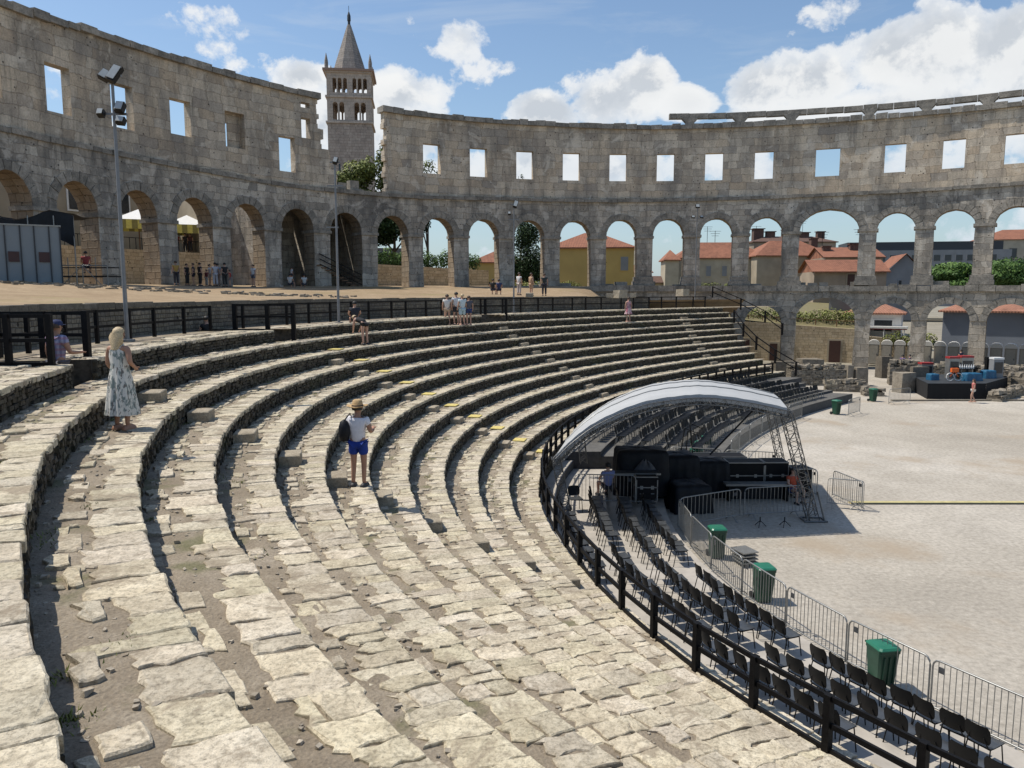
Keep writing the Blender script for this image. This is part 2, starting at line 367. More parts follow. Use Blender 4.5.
M['grey panel']=simple('grey_panel',(.185,.215,.235),.55,var=.05,scale=1)
M['darkline']=simple('dark_seam',(.03,.035,.04),.6)
M['brownvent']=simple('brown_vent',(.06,.03,.028),.7)
M['white']=simple('white_paint',(.72,.72,.70),.6,var=.05)
M['cream']=simple('cream_plaster',(.40,.345,.255),.9,var=.15,scale=.6)
M['beige']=simple('beige_plaster',(.34,.29,.215),.9,var=.18,scale=.5)
M['yellowp']=simple('ochre_plaster',(.46,.32,.11),.9,var=.10,scale=.4)
M['greyp']=simple('grey_plaster',(.22,.225,.23),.9,var=.12,scale=.5)
M['brownp']=simple('old_brown_plaster',(.30,.24,.18),.9,var=.25,scale=.4)
M['pinkp']=simple('pink_plaster',(.45,.24,.17),.9,var=.1)
M['bluegrey']=simple('slate_blue_plaster',(.20,.225,.27),.9,var=.1,scale=.4)
M['door']=simple('dark_red_door',(.055,.022,.015),.6)
M['glassdk']=simple('dark_window',(.03,.035,.04),.15,var=.3)
M['tile']=tiles('terracotta_tiles',(.28,.115,.065)); M['tilenew']=tiles('new_orange_tiles',(.36,.17,.11))
M['tile2']=tiles('old_terracotta_tiles',(.13,.075,.055))
M['tanwall']=masonry('tan_squared_stone',[(.58,.46,.31),(.66,.54,.37),(.72,.60,.43),(.52,.42,.29)],ch=.3,bw=.5,joint=.03,stain_amt=.15,bump=.3,wob=.1,stain=(.2,.16,.1))
M['tower']=masonry('tower_stone',[(.44,.35,.285),(.50,.40,.33),(.55,.45,.37),(.40,.32,.265)],ch=.45,bw=.7,joint=.04,stain_amt=.3,bump=.3,stain=(.15,.12,.1))
M['towertop']=masonry('tower_pale_stone',[(.54,.44,.355),(.60,.49,.40),(.64,.53,.435),(.52,.43,.355)],ch=.5,bw=.9,joint=.03,stain_amt=.2,bump=.2,stain=(.18,.14,.12))
M['spire']=masonry('spire_stone',[(.32,.28,.245),(.37,.325,.285),(.41,.36,.32),(.30,.265,.24)],ch=.4,bw=.6,joint=.04,stain_amt=.3,bump=.3)
M['leafdark']=foliage('dark_leaves',(.010,.024,.008),(.026,.052,.015),(.06,.105,.028))
M['leaf']=foliage('green_leaves',(.035,.075,.018),(.08,.15,.035),(.16,.25,.06))
M['leafol']=foliage('olive_leaves',(.05,.065,.015),(.14,.165,.04),(.30,.32,.09))
M['bark']=simple('bark',(.09,.065,.045),.95,var=.3,bump=.5)
M['skin']=simple('skin',(.46,.27,.19),.6,var=.06)
M['skintan']=simple('tanned_skin',(.36,.19,.12),.6,var=.06)
def hairmat(n,c): return simple(n,c,.6,var=.35,scale=60,bump=.4)
M['blond']=hairmat('blond_hair',(.50,.38,.22)); M['brown']=hairmat('brown_hair',(.05,.03,.018)); M['black']=hairmat('black_hair',(.012,.01,.009))
M['shoe']=simple('dark_shoe',(.02,.02,.022),.6)
M['straw']=simple('straw',(.46,.31,.15),.85,var=.25,scale=90,bump=.5)
M['binbag']=simple('blue_tarpaulin',(.015,.10,.19),.5,var=.2)
M['red']=simple('red_plastic',(.34,.03,.03),.5)
M['orange']=simple('orange_plastic',(.75,.14,.02),.6)
M['toilet']=simple('toilet_beige',(.36,.31,.24),.6,var=.06)
M['toiletroof']=simple('toilet_roof_white',(.66,.63,.57),.55,var=.04)
M['wood']=simple('brown_wood',(.20,.11,.06),.8)
M['rose']=simple('rose_marble',(.30,.20,.15),.9)
def cloth(name,c,var=.08): return simple(name,c,.85,var=var,scale=18)
# ------------------------------------------------------------------ camera, sky, sun
cam=bpy.data.cameras.new('camera'); cam.sensor_width=36; cam.lens=F/1024*36; cam.clip_end=6000; cam.clip_start=.05
co=bpy.data.objects.new('camera',cam); COL.objects.link(co); co.location=(0,0,CH); co.rotation_euler=(pi/2-P,0,0); sc.camera=co
SUNV=Vector((-.97,.20,0)).normalized()*cos(radians(60)); SUNV.z=sin(radians(60))
sl=bpy.data.lights.new('sun','SUN'); sl.energy=4.6; sl.angle=radians(.53); sl.color=(1,.94,.845)
so=bpy.data.objects.new('sun',sl); COL.objects.link(so); so.rotation_euler=SUNV.to_track_quat('Z','Y').to_euler(); so.location=(-60,20,90)
def dirof(px,py):
    v=Vector((px-512,F*cos(P)-(py-384)*sin(P),-F*sin(P)-(py-384)*cos(P))); return v.normalized()
w=bpy.data.worlds.new('World'); sc.world=w; w.use_nodes=True; nt=w.node_tree; nt.nodes.clear(); N=NT(nt)
wo=N.n('ShaderNodeOutputWorld'); bg=N.n('ShaderNodeBackground'); N.l(bg.outputs[0],wo.inputs[0])
sky=N.n('ShaderNodeTexSky',sky_type='NISHITA'); sky.sun_disc=False; sky.sun_elevation=radians(60); sky.sun_rotation=atan2(SUNV.x,SUNV.y); sky.altitude=30; sky.air_density=1.15; sky.dust_density=.7; sky.ozone_density=1.6
g=N.n('ShaderNodeTexCoord').outputs['Generated']
SKYK=.108
base=N.mix(1.0,sky.outputs[0],(1.12,1.18,1.24),'MULTIPLY')
# a few high cirrus wisps and the cumulus banks, all fixed in sky directions
nz=N.noise(N.mapv(g,(1,1,1.15)),9.5,12,.61,.15); nf=nz.outputs['Fac']
n2=N.noise(N.mapv(g,(1,1,1.15),(.014,.0,-.028)),9.5,12,.61,.15).outputs['Fac']
big=N.noise(g,3.2,4,.5).outputs['Fac']
def blob(px,py,rx,ry,amp=1.0):
    """soft elliptical cumulus mass around a sky direction"""
    d=dirof(px,py); u=Vector((d.y,-d.x,0)).normalized(); v=u.cross(d).normalized()
    a=N.n('ShaderNodeVectorMath',operation='DOT_PRODUCT'); N.l(g,a.inputs[0]); a.inputs[1].default_value=u
    bb=N.n('ShaderNodeVectorMath',operation='DOT_PRODUCT'); N.l(g,bb.inputs[0]); bb.inputs[1].default_value=v
    c=N.n('ShaderNodeVectorMath',operation='DOT_PRODUCT'); N.l(g,c.inputs[0]); c.inputs[1].default_value=d
    q=N.math('ADD',N.math('POWER',N.math('ABSOLUTE',N.math('DIVIDE',a.outputs['Value'],rx/F)),2),N.math('POWER',N.math('ABSOLUTE',N.math('DIVIDE',bb.outputs['Value'],ry/F)),2))
    q=N.math('SUBTRACT',1,N.math('SQRT',q)); q=N.math('MULTIPLY',N.math('MAXIMUM',q,-1),amp)
    return N.math('ADD',q,N.math('MULTIPLY',N.math('LESS_THAN',c.outputs['Value'],0),-5))
BL=[(548,110,44,24,1.3),(605,98,56,34,1.35),(645,84,28,22,1.2),(688,104,30,18,1.2),(762,86,36,24,1.15),(815,80,50,30,1.15),(890,58,40,36,1.1),(950,50,60,48,1.15),(1015,52,56,60,1.15),(880,112,140,26,1.2),(402,96,40,28,1.1),(395,130,60,38,1.15),(300,76,30,18,1.0),(325,122,34,34,1.0),(462,36,24,18,.45),(500,72,22,10,.25),(820,14,30,14,.25),(600,170,330,22,.7),(1250,60,200,90,1),(-250,60,200,60,.9),(-600,160,250,80,1),(1700,200,300,90,1)]
acc=None
for q in BL:
    s_=blob(*q); acc=s_ if acc is None else N.math('SMOOTH_MAX',acc,s_,.15)
dens=N.math('ADD',acc,N.math('MULTIPLY',N.math('SUBTRACT',nf,.5),2.9))
dens2=N.math('ADD',acc,N.math('MULTIPLY',N.math('SUBTRACT',n2,.5),2.9))
cover=N.ramp(dens,[(.04,0),(.22,.82),(.55,1)],'LINEAR')
thick=N.ramp(dens2,[(.15,0),(1.0,1)])
ccol=N.mix(thick,(8.2,8.4,8.6),(5.5,5.9,6.4))
lit=N.ramp(N.math('SUBTRACT',dens2,dens),[(.0,0),(.28,1)])
lit=N.ramp(N.math('MULTIPLY_ADD',N.math('SUBTRACT',dens,dens2),1.1,.5),[(.32,0),(.60,1)])
ccol=N.mix(N.math('MULTIPLY',lit,.75),ccol,(8.5,8.55,8.5))
skyc=N.mix(cover,base,ccol)
wisp=N.noise(N.mapv(g,(1.2,1.2,6)),3.0,8,.6,.8).outputs['Fac']
skyc=N.mix(N.math('MULTIPLY',N.ramp(wisp,[(.54,0),(.78,.28)]),1),skyc,(6.6,7.1,7.5))
# pale haze towards the horizon
sz=N.n('ShaderNodeSeparateXYZ'); N.l(g,sz.inputs[0])
hz=N.ramp(sz.outputs[2],[(0,.5),(.10,.22),(.25,0)]); skyc=N.mix(hz,skyc,(2.9,4.6,6.6))
N.l(skyc,bg.inputs[0]); bg.inputs[1].default_value=SKYK
sc.view_settings.view_transform='Standard'; sc.view_settings.look='None'; sc.view_settings.exposure=0; sc.view_settings.gamma=1
sc.cycles.max_bounces=6; sc.cycles.diffuse_bounces=3; sc.cycles.transparent_max_bounces=4
sc.cycles.use_denoising=True

# ------------------------------------------------------------------ ground sheets
b=MB(); R=3000; n=48
rows=[]
for r in (0,40,90,150,300,800,R): rows.append([(CX+10+r*cos(2*pi*k/n),CY+20+r*sin(2*pi*k/n),-.02) for k in range(n)])
b.grid(rows,close=True,smooth=False); b.build('ground',M['outground'],kind='structure',label='pale town ground stretching away outside the arena')
b=MB(); cx_,cy_=26,30; rows=[]
for r in range(0,13):
    row=[]
    for k in range(96):
        a=2*pi*k/96; x,y=CX+cos(a)*1,0
        ex,ey=(EA+1.5)*cos(a)*r/12,(EB+1.5)*sin(a)*r/12
        X,Y=CX+ex*cos(TH)-ey*sin(TH),CY+ex*sin(TH)+ey*cos(TH)
        row.append((X,Y,0.0))
    rows.append(row)
b.grid(rows,close=True,smooth=False); b.build('arena_floor',M['floor'],kind='structure',label='pale compacted gravel floor of the arena')

# the earth bank behind the seating up to the outer wall, and the walkway behind the top fence
def walls_hit(x,y,dx,dy,off=0):
    lo,hi=0,200
    a,b_=EA+off,EB+off
    def ins(q):
        X,Y=x+dx*q-CX,y+dy*q-CY; u,v=X*cos(TH)+Y*sin(TH),-X*sin(TH)+Y*cos(TH); return (u/a)**2+(v/b_)**2<1
    if not ins(0): return 0
    for _ in range(40):
        m=(lo+hi)/2
        if ins(m): lo=m
        else: hi=m
    return lo
b=MB(); rows=[]; NT_=70
for i in range(NT_+1):
    t=3.62+(2.29-3.62)*i/NT_; p=tier(-3.5,t); nrm,_v=tier_dir(-5,t); d=walls_hit(p[0],p[1],-nrm.x,-nrm.y,7.0); row=[]
    for j in range(15):
        f=j/14; z=7.25+(8.2-7.25)*min(1,f*1.12)+.10*sin(i*.9+j*1.3)*sin(f*pi)+.25*sin(f*pi)*(.5+.5*sin(i*.21))
        X_,Y_=p[0]-nrm.x*d*f,p[1]-nrm.y*d*f; q_=max(0,min(1,(X_/max(1,Y_)-.095)/.05)) if Y_>30 else 0; z-=2.3*q_*q_*(3-2*q_)*min(1,f*8+.15)
        row.append((X_,Y_,z))
    rows.append(row)
b.grid(rows,smooth=True); b.build('earth_bank',M['earth'],kind='structure',label='dry brown earth slope between the seating and the outer wall')
b=MB()
AIS1=(3.088,3.107); AIS2=(2.901,2.921); AIS3=(2.662,2.690)
PITS=[(3.0885,3.1095),(2.8965,2.9175),(2.655,2.685)]
def inpit(t): return any(a<=t<=c for a,c in PITS)
ts=[TNEAR+(2.28-TNEAR)*i/120 for i in range(121)]+[x for q in PITS for x in q]; ts=sorted(set(ts),reverse=True)
for t0,t1 in zip(ts,ts[1:]):
    tm=(t0+t1)/2
    if inpit(tm):
        k0=-3.4
        zf=ez(1)-.55
        b.grid([[tier(k,t)+(zf,) for k in (-3.4,-.04)] for t in (t0,t1)],smooth=False)
    else: k0=-.45
    b.grid([[tier(k,t)+(ez(0)-.035,) for k in (-3.5,-3.4 if inpit(tm) else k0)] for t in (t0,t1)],smooth=False)
b.build('walkway',M['gravel'],kind='structure',label='gravel walkway between the top fence and the low retaining wall')

# ------------------------------------------------------------------ stone seating tiers
def riser_blocks(b,k,zt,zb,gaps=(),t0=TNEAR,t1=None,cell=.24,dens=True):
    A=Arc(k,t0,t1); 
    ncs=5 if zt-zb<.8 else 14; h=(zt-zb)/ncs
    for c in range(ncs):
        s=-rnd.uniform(0,.2)
        while s<A.L:
            near=A.t(s)>3.02
            wd=rnd.uniform(.08,.27)*(1 if near else 1.15)
            hh=h*rnd.uniform(.8,1.02); s1=min(s+wd-.012,A.L); s0=max(0,s)
            if s1-s0>.04:
                t=A.t((s0+s1)/2)
                if not any(a<t<c_ for a,c_ in gaps):
                    p,q=A.pos(s0),A.pos(s1); n_,v_=tier_dir(k,t); o=rnd.uniform(-.02,.03)
                    z0=zb+c*h+rnd.uniform(0,.008); z1=z0+hh-.008; col=rnd.uniform(.62,1.2); col=(col,col*rnd.uniform(.96,1.01),col*rnd.uniform(.9,1.0))
                    j=lambda:rnd.uniform(-.012,.012)
                    f=[(p[0]+n_.x*(o+j()),p[1]+n_.y*(o+j()),z0+j()),(q[0]+n_.x*(o+j()),q[1]+n_.y*(o+j()),z0+j()),(q[0]+n_.x*(o+j()-.01),q[1]+n_.y*(o+j()-.01),z1+j()),(p[0]+n_.x*(o+j()),p[1]+n_.y*(o+j()),z1+j())]
                    g=[(x-n_.x*.09,y-n_.y*.09,z) for x,y,z in f]
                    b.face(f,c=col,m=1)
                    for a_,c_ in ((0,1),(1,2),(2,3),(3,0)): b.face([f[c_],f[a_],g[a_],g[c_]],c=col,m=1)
            s+=wd
def make_tier(k,label):
    zt=ez(k); zb=ez(k+1)-.02 if k<11 else zt-1.5
    root=thing('seating_tier',tier(k,3.0)+(zt,),label,'stone seating',group='curved stone seating tiers')
    inv=Matrix.Translation(-Vector(root.location))
    gaps=[(a,c) for a,c in PITS] if k==0 else ()
    # riser
    b=MB(); A=Arc(k)
    n=220; rows=[]
    for i in range(n):
        t0,t1=A.t(A.L*i/n),A.t(A.L*(i+1)/n)
        if any(a<(t0+t1)/2<c for a,c in gaps): continue
        p,q=tier(k-.07,t0),tier(k-.07,t1)
        b.face([p+(zb,),q+(zb,),q+(zt-.02,),p+(zt-.02,)],m=0)
    riser_blocks(b,k,zt-.045,zb,gaps)
    # end wall of the tier at the far end
    te=tend(k); p,q=tier(k,te),tier(k-1.1 if k else k-3.5,te)
    b.face([p+(zb,),q+(zb,),q+(zt-.02,),p+(zt-.02,)],m=2)
    te=TNEAR; p,q=tier(k,te),tier(k-1.1,te); b.face([q+(zb,),p+(zb,),p+(zt-.02,),q+(zt-.02,)],m=2)
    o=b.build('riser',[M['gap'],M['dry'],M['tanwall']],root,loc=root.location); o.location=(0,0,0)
    # gravel bed
    b=MB(); zg=zt-.02
    if k>0:
        rows=[]
        n=160
        for i in range(n+1):
            t=TNEAR+(min(tend(k),tend(k-1))-TNEAR)*i/n; rows.append([tier(kk,t)+(zg+(0 if kk>k-.2 else 0)+.012*sin(i*1.7+kk*5),) for kk in (k-1.1,k-.75,k-.4,k-.06)])
        b.grid(rows,smooth=True)
    else:
        n=160
        for i in range(n):
            t0=TNEAR+(tend(0)-TNEAR)*i/n; t1=TNEAR+(tend(0)-TNEAR)*(i+1)/n
            if inpit((t0+t1)/2): continue
            b.grid([[tier(kk,t)+(zg,) for kk in (k-1.1,k-.06)] for t in (t0,t1)],smooth=False)
    for _ in range(420 if k else 200):
        t=3.36-.40*rnd.random()**.8; kk=k-rnd.uniform(.35,.98); x,y=tier(kk,t); s_=.007+.02*rnd.random()**2; c=rnd.uniform(1.1,1.7)
        b.box((x,y,zg+s_*.3),(s_*2,s_*1.4,s_),rnd.uniform(0,3),col=c,jit=s_*.3,m=1)
    o=b.build('gravel_bed',[M['gravel'],M['rubble']],root,loc=root.location); o.location=(0,0,0)
    # flagstones : a kerb row along the edge, a ragged second row, and loose stones in the gravel
    b=MB(); s=0
    def P2(s_,kk):
        t=A.t(s_); return tier(kk,t)
    def stone(s0,s1,k0,k1,z,jag,npt=4,col=None):
        """irregular patch between two arc positions; k0 outer edge, k1 inner edge"""
        kk0,kk1=k0,k1; pts=[]
        for i in range(npt+1):
            f=i/npt; pts.append((s0+(s1-s0)*f,kk0))
        for i in range(1,npt): f=i/npt; pts.append((s1,kk0+(kk1-kk0)*f))
        for i in range(npt+1):
            f=1-i/npt; pts.append((s0+(s1-s0)*f,kk1))
        for i in range(1,npt): f=1-i/npt; pts.append((s0,kk0+(kk1-kk0)*f))
        out=[]
        for (ss,kk) in pts:
            jx=rnd.uniform(-1,1)*jag*.6; jk=rnd.uniform(-1,1)*jag*(.18 if abs(kk-kk0)<1e-6 else 1.0)
            out.append(P2(min(A.L,max(0,ss+jx)),kk+jk))
        # ensure ccw
        ar=sum(out[i][0]*out[(i+1)%len(out)][1]-out[(i+1)%len(out)][0]*out[i][1] for i in range(len(out)))
        if ar<0: out=out[::-1]
        c=col or rnd.uniform(.82,1.12); cc=(c,c*rnd.uniform(.975,1.0),c*rnd.uniform(.90,.99)) 
        b.slab(out,z-.09,z,ch=rnd.uniform(.006,.018),col=cc)
    while s<A.L-.05:
        t=A.t(s); big=interp([(2.3,0),(3.12,0),(3.22,1),(3.4,1)],t)*(.75 if k<=3 else .35)
        wd=rnd.uniform(.12,.36)+big*rnd.uniform(0,.32); s1=min(A.L,s+wd)
        if k==0 and inpit(A.t((s+s1)/2)): s=s1; continue
        dp=rnd.choice([.34,.42,.48,.54,.44])*(1+.12*sin(s*.9+k)) + (rnd.uniform(-.05,.22) if rnd.random()<.22 else 0)
        z=zt+rnd.uniform(-.008,.008); g=.006
        if rnd.random()<.22 and dp>.45:   # two stones deep
            m_=rnd.uniform(.22,.34); stone(s+g,s1-g,k+rnd.uniform(-.01,.03),k-m_,z,.02); stone(s+g,s1-g,k-m_-.02,k-dp,zt+rnd.uniform(-.015,.006),.05)
        else: stone(s+g,s1-g,k+rnd.uniform(-.01,.035),k-dp,z,.055)
        # loose stones
        q=rnd.random()
        if q<.58:
            w2=rnd.uniform(.12,.34)*(1+.6*big); d2=rnd.uniform(.12,.3); kk=k-rnd.uniform(dp+.08,.95-d2) if dp+.08<.95-d2 else k-.95+d2
            s0=s+rnd.uniform(-.1,.1); 
            if kk-d2>k-1.0 and s0>0: stone(s0,s0+w2,kk,kk-d2,zt+rnd.uniform(-.015,.025),.05,3,rnd.uniform(.75,1.08))
        if rnd.random()<.35:
            w2=rnd.uniform(.06,.14); s0=s+rnd.uniform(0,wd); kk=k-rnd.uniform(.5,.9)
            if s0+w2<A.L: stone(s0,s0+w2,kk,kk-w2,zt-.012+rnd.uniform(0,.02),.02,2,rnd.uniform(.6,1.0))
        s=s1
    if k==0:   # the top tread is deeper: flagged to the fence
        s=0
        while s<A.L-.1:
            wd=rnd.uniform(.3,.8)
            if rnd.random()<.75 and not inpit(A.t(s+wd/2)) and not inpit(A.t(s)): 
                kk=-rnd.uniform(.75,1.1); stone(s+.01,min(A.L,s+wd)-.01,kk,kk-rnd.uniform(.4,.9),zt+rnd.uniform(-.02,.01),.06)
            s+=wd
    o=b.build('flagstones',M['flag'],root,loc=root.location); o.location=(0,0,0)
    # half-height step blocks at the aisles
    return root
TN=['topmost curved stone tier below the top black fence','second curved stone tier from the top, cut by no passage','third curved stone tier from the top, where the woman in the long dress stands']
tiers=[]
for k in range(12):
    if k<3: lb=TN[k]
    elif k==6: lb='curved stone tier where the man in the straw hat stands'
    elif k==11: lb='lowest curved stone tier, carrying the black handrail above the chairs'
    elif k==10: lb='second lowest curved stone tier, one above the handrail tier'
    else: lb='%s curved stone seating tier counted down from the top'%ORD[k]
    tiers.append(make_tier(k,lb))
# aisle step blocks: (k of tread, x, y) measured on the treads
def step_blocks(lst,base,size,gname,aname):
    for i,(k,t,dk) in enumerate(lst):
        n_,v_=tier_dir(k,t); a=tier(k-1+.03+size[1]/2/.905+dk,t); z=ez(k); rz=atan2(v_.y,v_.x)
        lo='uppermost' if i==0 else ('lowest' if i==len(lst)-1 else ORD[i]+' from the top')
        b=MB(); L,W,Hh=size
        poly=[]
        for (u,v) in ((-1,-1),(-.3,-1.02),(.4,-.98),(1,-1),(1.02,.1),(1,1),(.2,1.03),(-.5,.98),(-1,1),(-1.02,0)):
            u+=rnd.uniform(-.05,.05); v+=rnd.uniform(-.05,.05); poly.append((a[0]+v_.x*u*L/2+n_.x*v*W/2,a[1]+v_.y*u*L/2+n_.y*v*W/2))
        ar=sum(poly[i_][0]*poly[(i_+1)%10][1]-poly[(i_+1)%10][0]*poly[i_][1] for i_ in range(10))
        if ar<0: poly=poly[::-1]
        c=rnd.uniform(.9,1.1); b.slab(poly,z-.03,z+Hh,ch=.02,col=(c,c*.98,c*.94))
        b.build('step_block',M['block'],label='%s step block in the %s'%(lo,aname),cat='stone step',group=gname,loc=(a[0],a[1],z))
A1=[(2,3.0945,0),(3,3.0955,0),(4,3.1005,0),(5,3.107,0),(6,3.112,0),(7,3.1145,0),(8,3.1245,0),(9,3.1285,0),(10,3.132,0),(11,3.1345,0)]
step_blocks(A1,0,(.60,.42,.20),'step blocks of the near aisle','aisle nearest the viewer')
A2=[(3,2.913,0),(4,2.913,0),(5,2.915,0),(6,2.918,0),(7,2.92,0),(8,2.921,0),(9,2.9225,0),(10,2.9265,0),(11,2.928,0)]
step_blocks(A2,0,(.6,.36,.18),'step blocks of the second aisle','second aisle with yellow edges')
A3=[(2,2.680,0),(3,2.688,0),(4,2.693,0),(5,2.698,0),(6,2.701,0),(7,2.706,0),(8,2.712,0),(9,2.717,0),(10,2.72,0),(11,2.724,0)]
step_blocks(A3,0,(.75,.26,.17),'step blocks of the third aisle','third aisle below the middle lamp post')
A4=[(2,2.44,0),(3,2.452,0),(4,2.464,0),(5,2.476,0),(6,2.487,0),(7,2.499,0),(8,2.51,0),(9,2.518,0),(10,2.525,0)]
step_blocks(A4,0,(.9,.26,.17),'step blocks of the far aisle','farthest aisle near the stair railings')
for i,(k,t) in enumerate([(2,2.9),(3,2.898),(4,2.90),(5,2.902),(6,2.905),(7,2.907),(8,2.908),(9,2.911),(10,2.915),(11,2.917)]):
    b=MB(); n_,v_=tier_dir(k,t); a=tier(k-.40,t-.006); b.box((a[0],a[1],ez(k)+.03),(.55,.45,.03),atan2(v_.y,v_.x))
    b.build('yellow_step_marking',M['yellow'],label='%s yellow painted step marking down the second aisle'%('uppermost' if i==0 else 'lowest' if i==9 else ORD[i]),cat='floor marking',group='yellow step markings of the second aisle',loc=(a[0],a[1],ez(k)))

# low retaining wall behind the walkway
root=thing('retaining_wall',tier(-5,2.9)+(ez(0),),'long low rubble retaining wall behind the top fence','stone wall')
b=MB(); A=Arc(-3.5,3.6,2.42); n=180
for i in range(n):
    p,q=A.pos(A.L*i/n),A.pos(A.L*(i+1)/n); z=7.16
    b.face([p+(ez(0)-.1,),q+(ez(0)-.1,),q+(z,),p+(z,)],uv=[(A.L*i/n,0),(A.L*(i+1)/n,0),(A.L*(i+1)/n,.9),(A.L*i/n,.9)])
b.build('wall_face',masonry('rubble_wall_face',[(.22,.19,.14),(.30,.26,.195),(.36,.315,.24),(.18,.155,.12)],ch=.13,bw=.22,joint=.02,stain_amt=.6,wob=.10,bump=1,bdist=.04),root).matrix_parent_inverse=Matrix.Translation(-root.location)
b=MB(); s=0
while s<A.L-1:
    wd=rnd.uniform(.5,1.4); p,q=A.pos(s+.01),A.pos(s+wd-.01); t=A.t(s); n_,v_=tier_dir(-5,t)
    pl=[p,q,(q[0]-n_.x*.4,q[1]-n_.y*.4),(p[0]-n_.x*.4,p[1]-n_.y*.4)]; pl=[(x+n_.x*.03,y+n_.y*.03) for x,y in pl]
    ar=sum(pl[i][0]*pl[(i+1)%4][1]-pl[(i+1)%4][0]*pl[i][1] for i in range(4))
    if ar<0: pl=pl[::-1]
    b.slab(pl,7.13,7.27+rnd.uniform(-.02,.03),col=rnd.uniform(.55,.8)); s+=wd
b.build('capstones',M['rubble'],root).matrix_parent_inverse=Matrix.Translation(-root.location)
M['shadestone']=simple('shaded_passage_stone',(.075,.065,.05),.95,var=.5,scale=8,bump=.6)  # passage stone colour darkened to carry the shade of the sunken gap
# passage side walls
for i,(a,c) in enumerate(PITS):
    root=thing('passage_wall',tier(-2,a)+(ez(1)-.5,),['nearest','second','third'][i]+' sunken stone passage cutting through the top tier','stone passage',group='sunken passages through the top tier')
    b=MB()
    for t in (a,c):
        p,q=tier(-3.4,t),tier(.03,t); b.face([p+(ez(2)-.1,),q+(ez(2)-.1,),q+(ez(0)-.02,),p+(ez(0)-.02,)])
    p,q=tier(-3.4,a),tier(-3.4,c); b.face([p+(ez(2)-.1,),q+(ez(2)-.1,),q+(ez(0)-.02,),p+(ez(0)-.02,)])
    b.build('side_walls',M['shadestone'],root).matrix_parent_inverse=Matrix.Translation(-root.location)

# ------------------------------------------------------------------ the outer wall of the amphitheatre
NL,NH=-7,17
wall=thing('amphitheatre_wall',EP(0)+(0,),'tall curving grey limestone arena wall with arches below and square windows above','ancient wall')
def wpart(b,name,mats):
    o=b.build(name,mats,wall); o.matrix_parent_inverse=Matrix.Translation(-wall.location); return o
def P3(s,off,z): return EP(s,off)+(z,)
def SA(n): return SN(n)-interp([(-8,.42),(6,.45),(9,.68),(18,.75)],n)
def arch_wall(b,n,zb,zi,za,zt0,zt1,hw,T0,T1,front=0.0,seg=14,arclift=0,mrev=1,jag=.05,c0=None):
    """one bay between pier axes n and n+1: piers, arch and spandrel, with reveal"""
    s0,s1=SA(n),SA(n+1); c=(s0+s1)/2 if c0 is None else c0
    prof=[(c-hw,zb)]+[(c-hw,zb+(zi-zb)*f) for f in (.33,.66,1)]
    for i in range(1,seg): a=pi-pi*i/seg; prof.append((c+hw*cos(a)+rnd.uniform(-jag,jag)*.5,zi+(za-zi)*sin(a)+rnd.uniform(-jag,jag)*.6))
    prof+=[(c+hw,zi)]+[(c+hw,zb+(zi-zb)*f) for f in (.66,.33,0)]
    prof=[(s+(rnd.uniform(-jag,jag) if z<zi else 0),z) for s,z in prof]
    F_=front
    def quad(p,q,r,t_,off,flip):
        f=[P3(x,off,z) for x,z in (p,q,r,t_)]; uv=[(x,z) for x,z in (p,q,r,t_)]
        if flip: f=f[::-1]; uv=uv[::-1]
        b.face(f,uv=uv,m=0)
    top=lambda s:zt0+(zt1-zt0)*(s-s0)/(s1-s0)
    for off,fl in ((F_,False),(F_+T0,True)):
        left=[p for p in prof if p[0]<=c-hw+.3 and p[1]<=zi+.01][:4]; right=prof[-4:]
        for side,pr in ((s0,left),(s1,right[::-1])):
            for p,q in zip(pr,pr[1:]): quad((side,p[1]),p,q,(side,q[1]),off,fl if side==s0 else not fl)
        # spandrel
        up=prof[3:-3]; 
        quad((s0,zi),up[0],(up[0][0],top(up[0][0])),(s0,top(s0)),off,fl)
        for p,q in zip(up,up[1:]): quad(p,q,(q[0],top(q[0])),(p[0],top(p[0])),off,fl)
        quad(up[-1],(s1,zi),(s1,top(s1)),(up[-1][0],top(up[-1][0])),off,fl)
    L=0
    for p,q in zip(prof,prof[1:]):
        d=hypot(p[0]-q[0],p[1]-q[1])
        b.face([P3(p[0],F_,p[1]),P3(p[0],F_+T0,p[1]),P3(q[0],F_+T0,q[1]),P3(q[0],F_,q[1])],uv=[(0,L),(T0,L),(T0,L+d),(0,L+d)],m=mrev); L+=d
    # top and ends
    b.face([P3(s0,F_,zt0),P3(s1,F_,zt1),P3(s1,F_+T0,zt1),P3(s0,F_+T0,zt0)],m=0)
TU=1.75
b=MB()
for n in range(NL,NH):
    wide=(n==-1); c=(SN(n)+SN(n+1))/2; m=NS(c)
    hw=2.75 if wide else interp([(-8,1.72),(2,1.62),(18,1.6)],n)
    zi=interp(IMP,n+.5); za=15.8 if wide else interp(ATOP,n+.5)
    zb=8.28 if n<3 else 7.6
    arch_wall(b,n,zb,zi,za,interp(CORN,n),interp(CORN,n+1),hw,TU,TU)
wpart(b,'upper_arcade',[M['arcade'],M['reveal']])
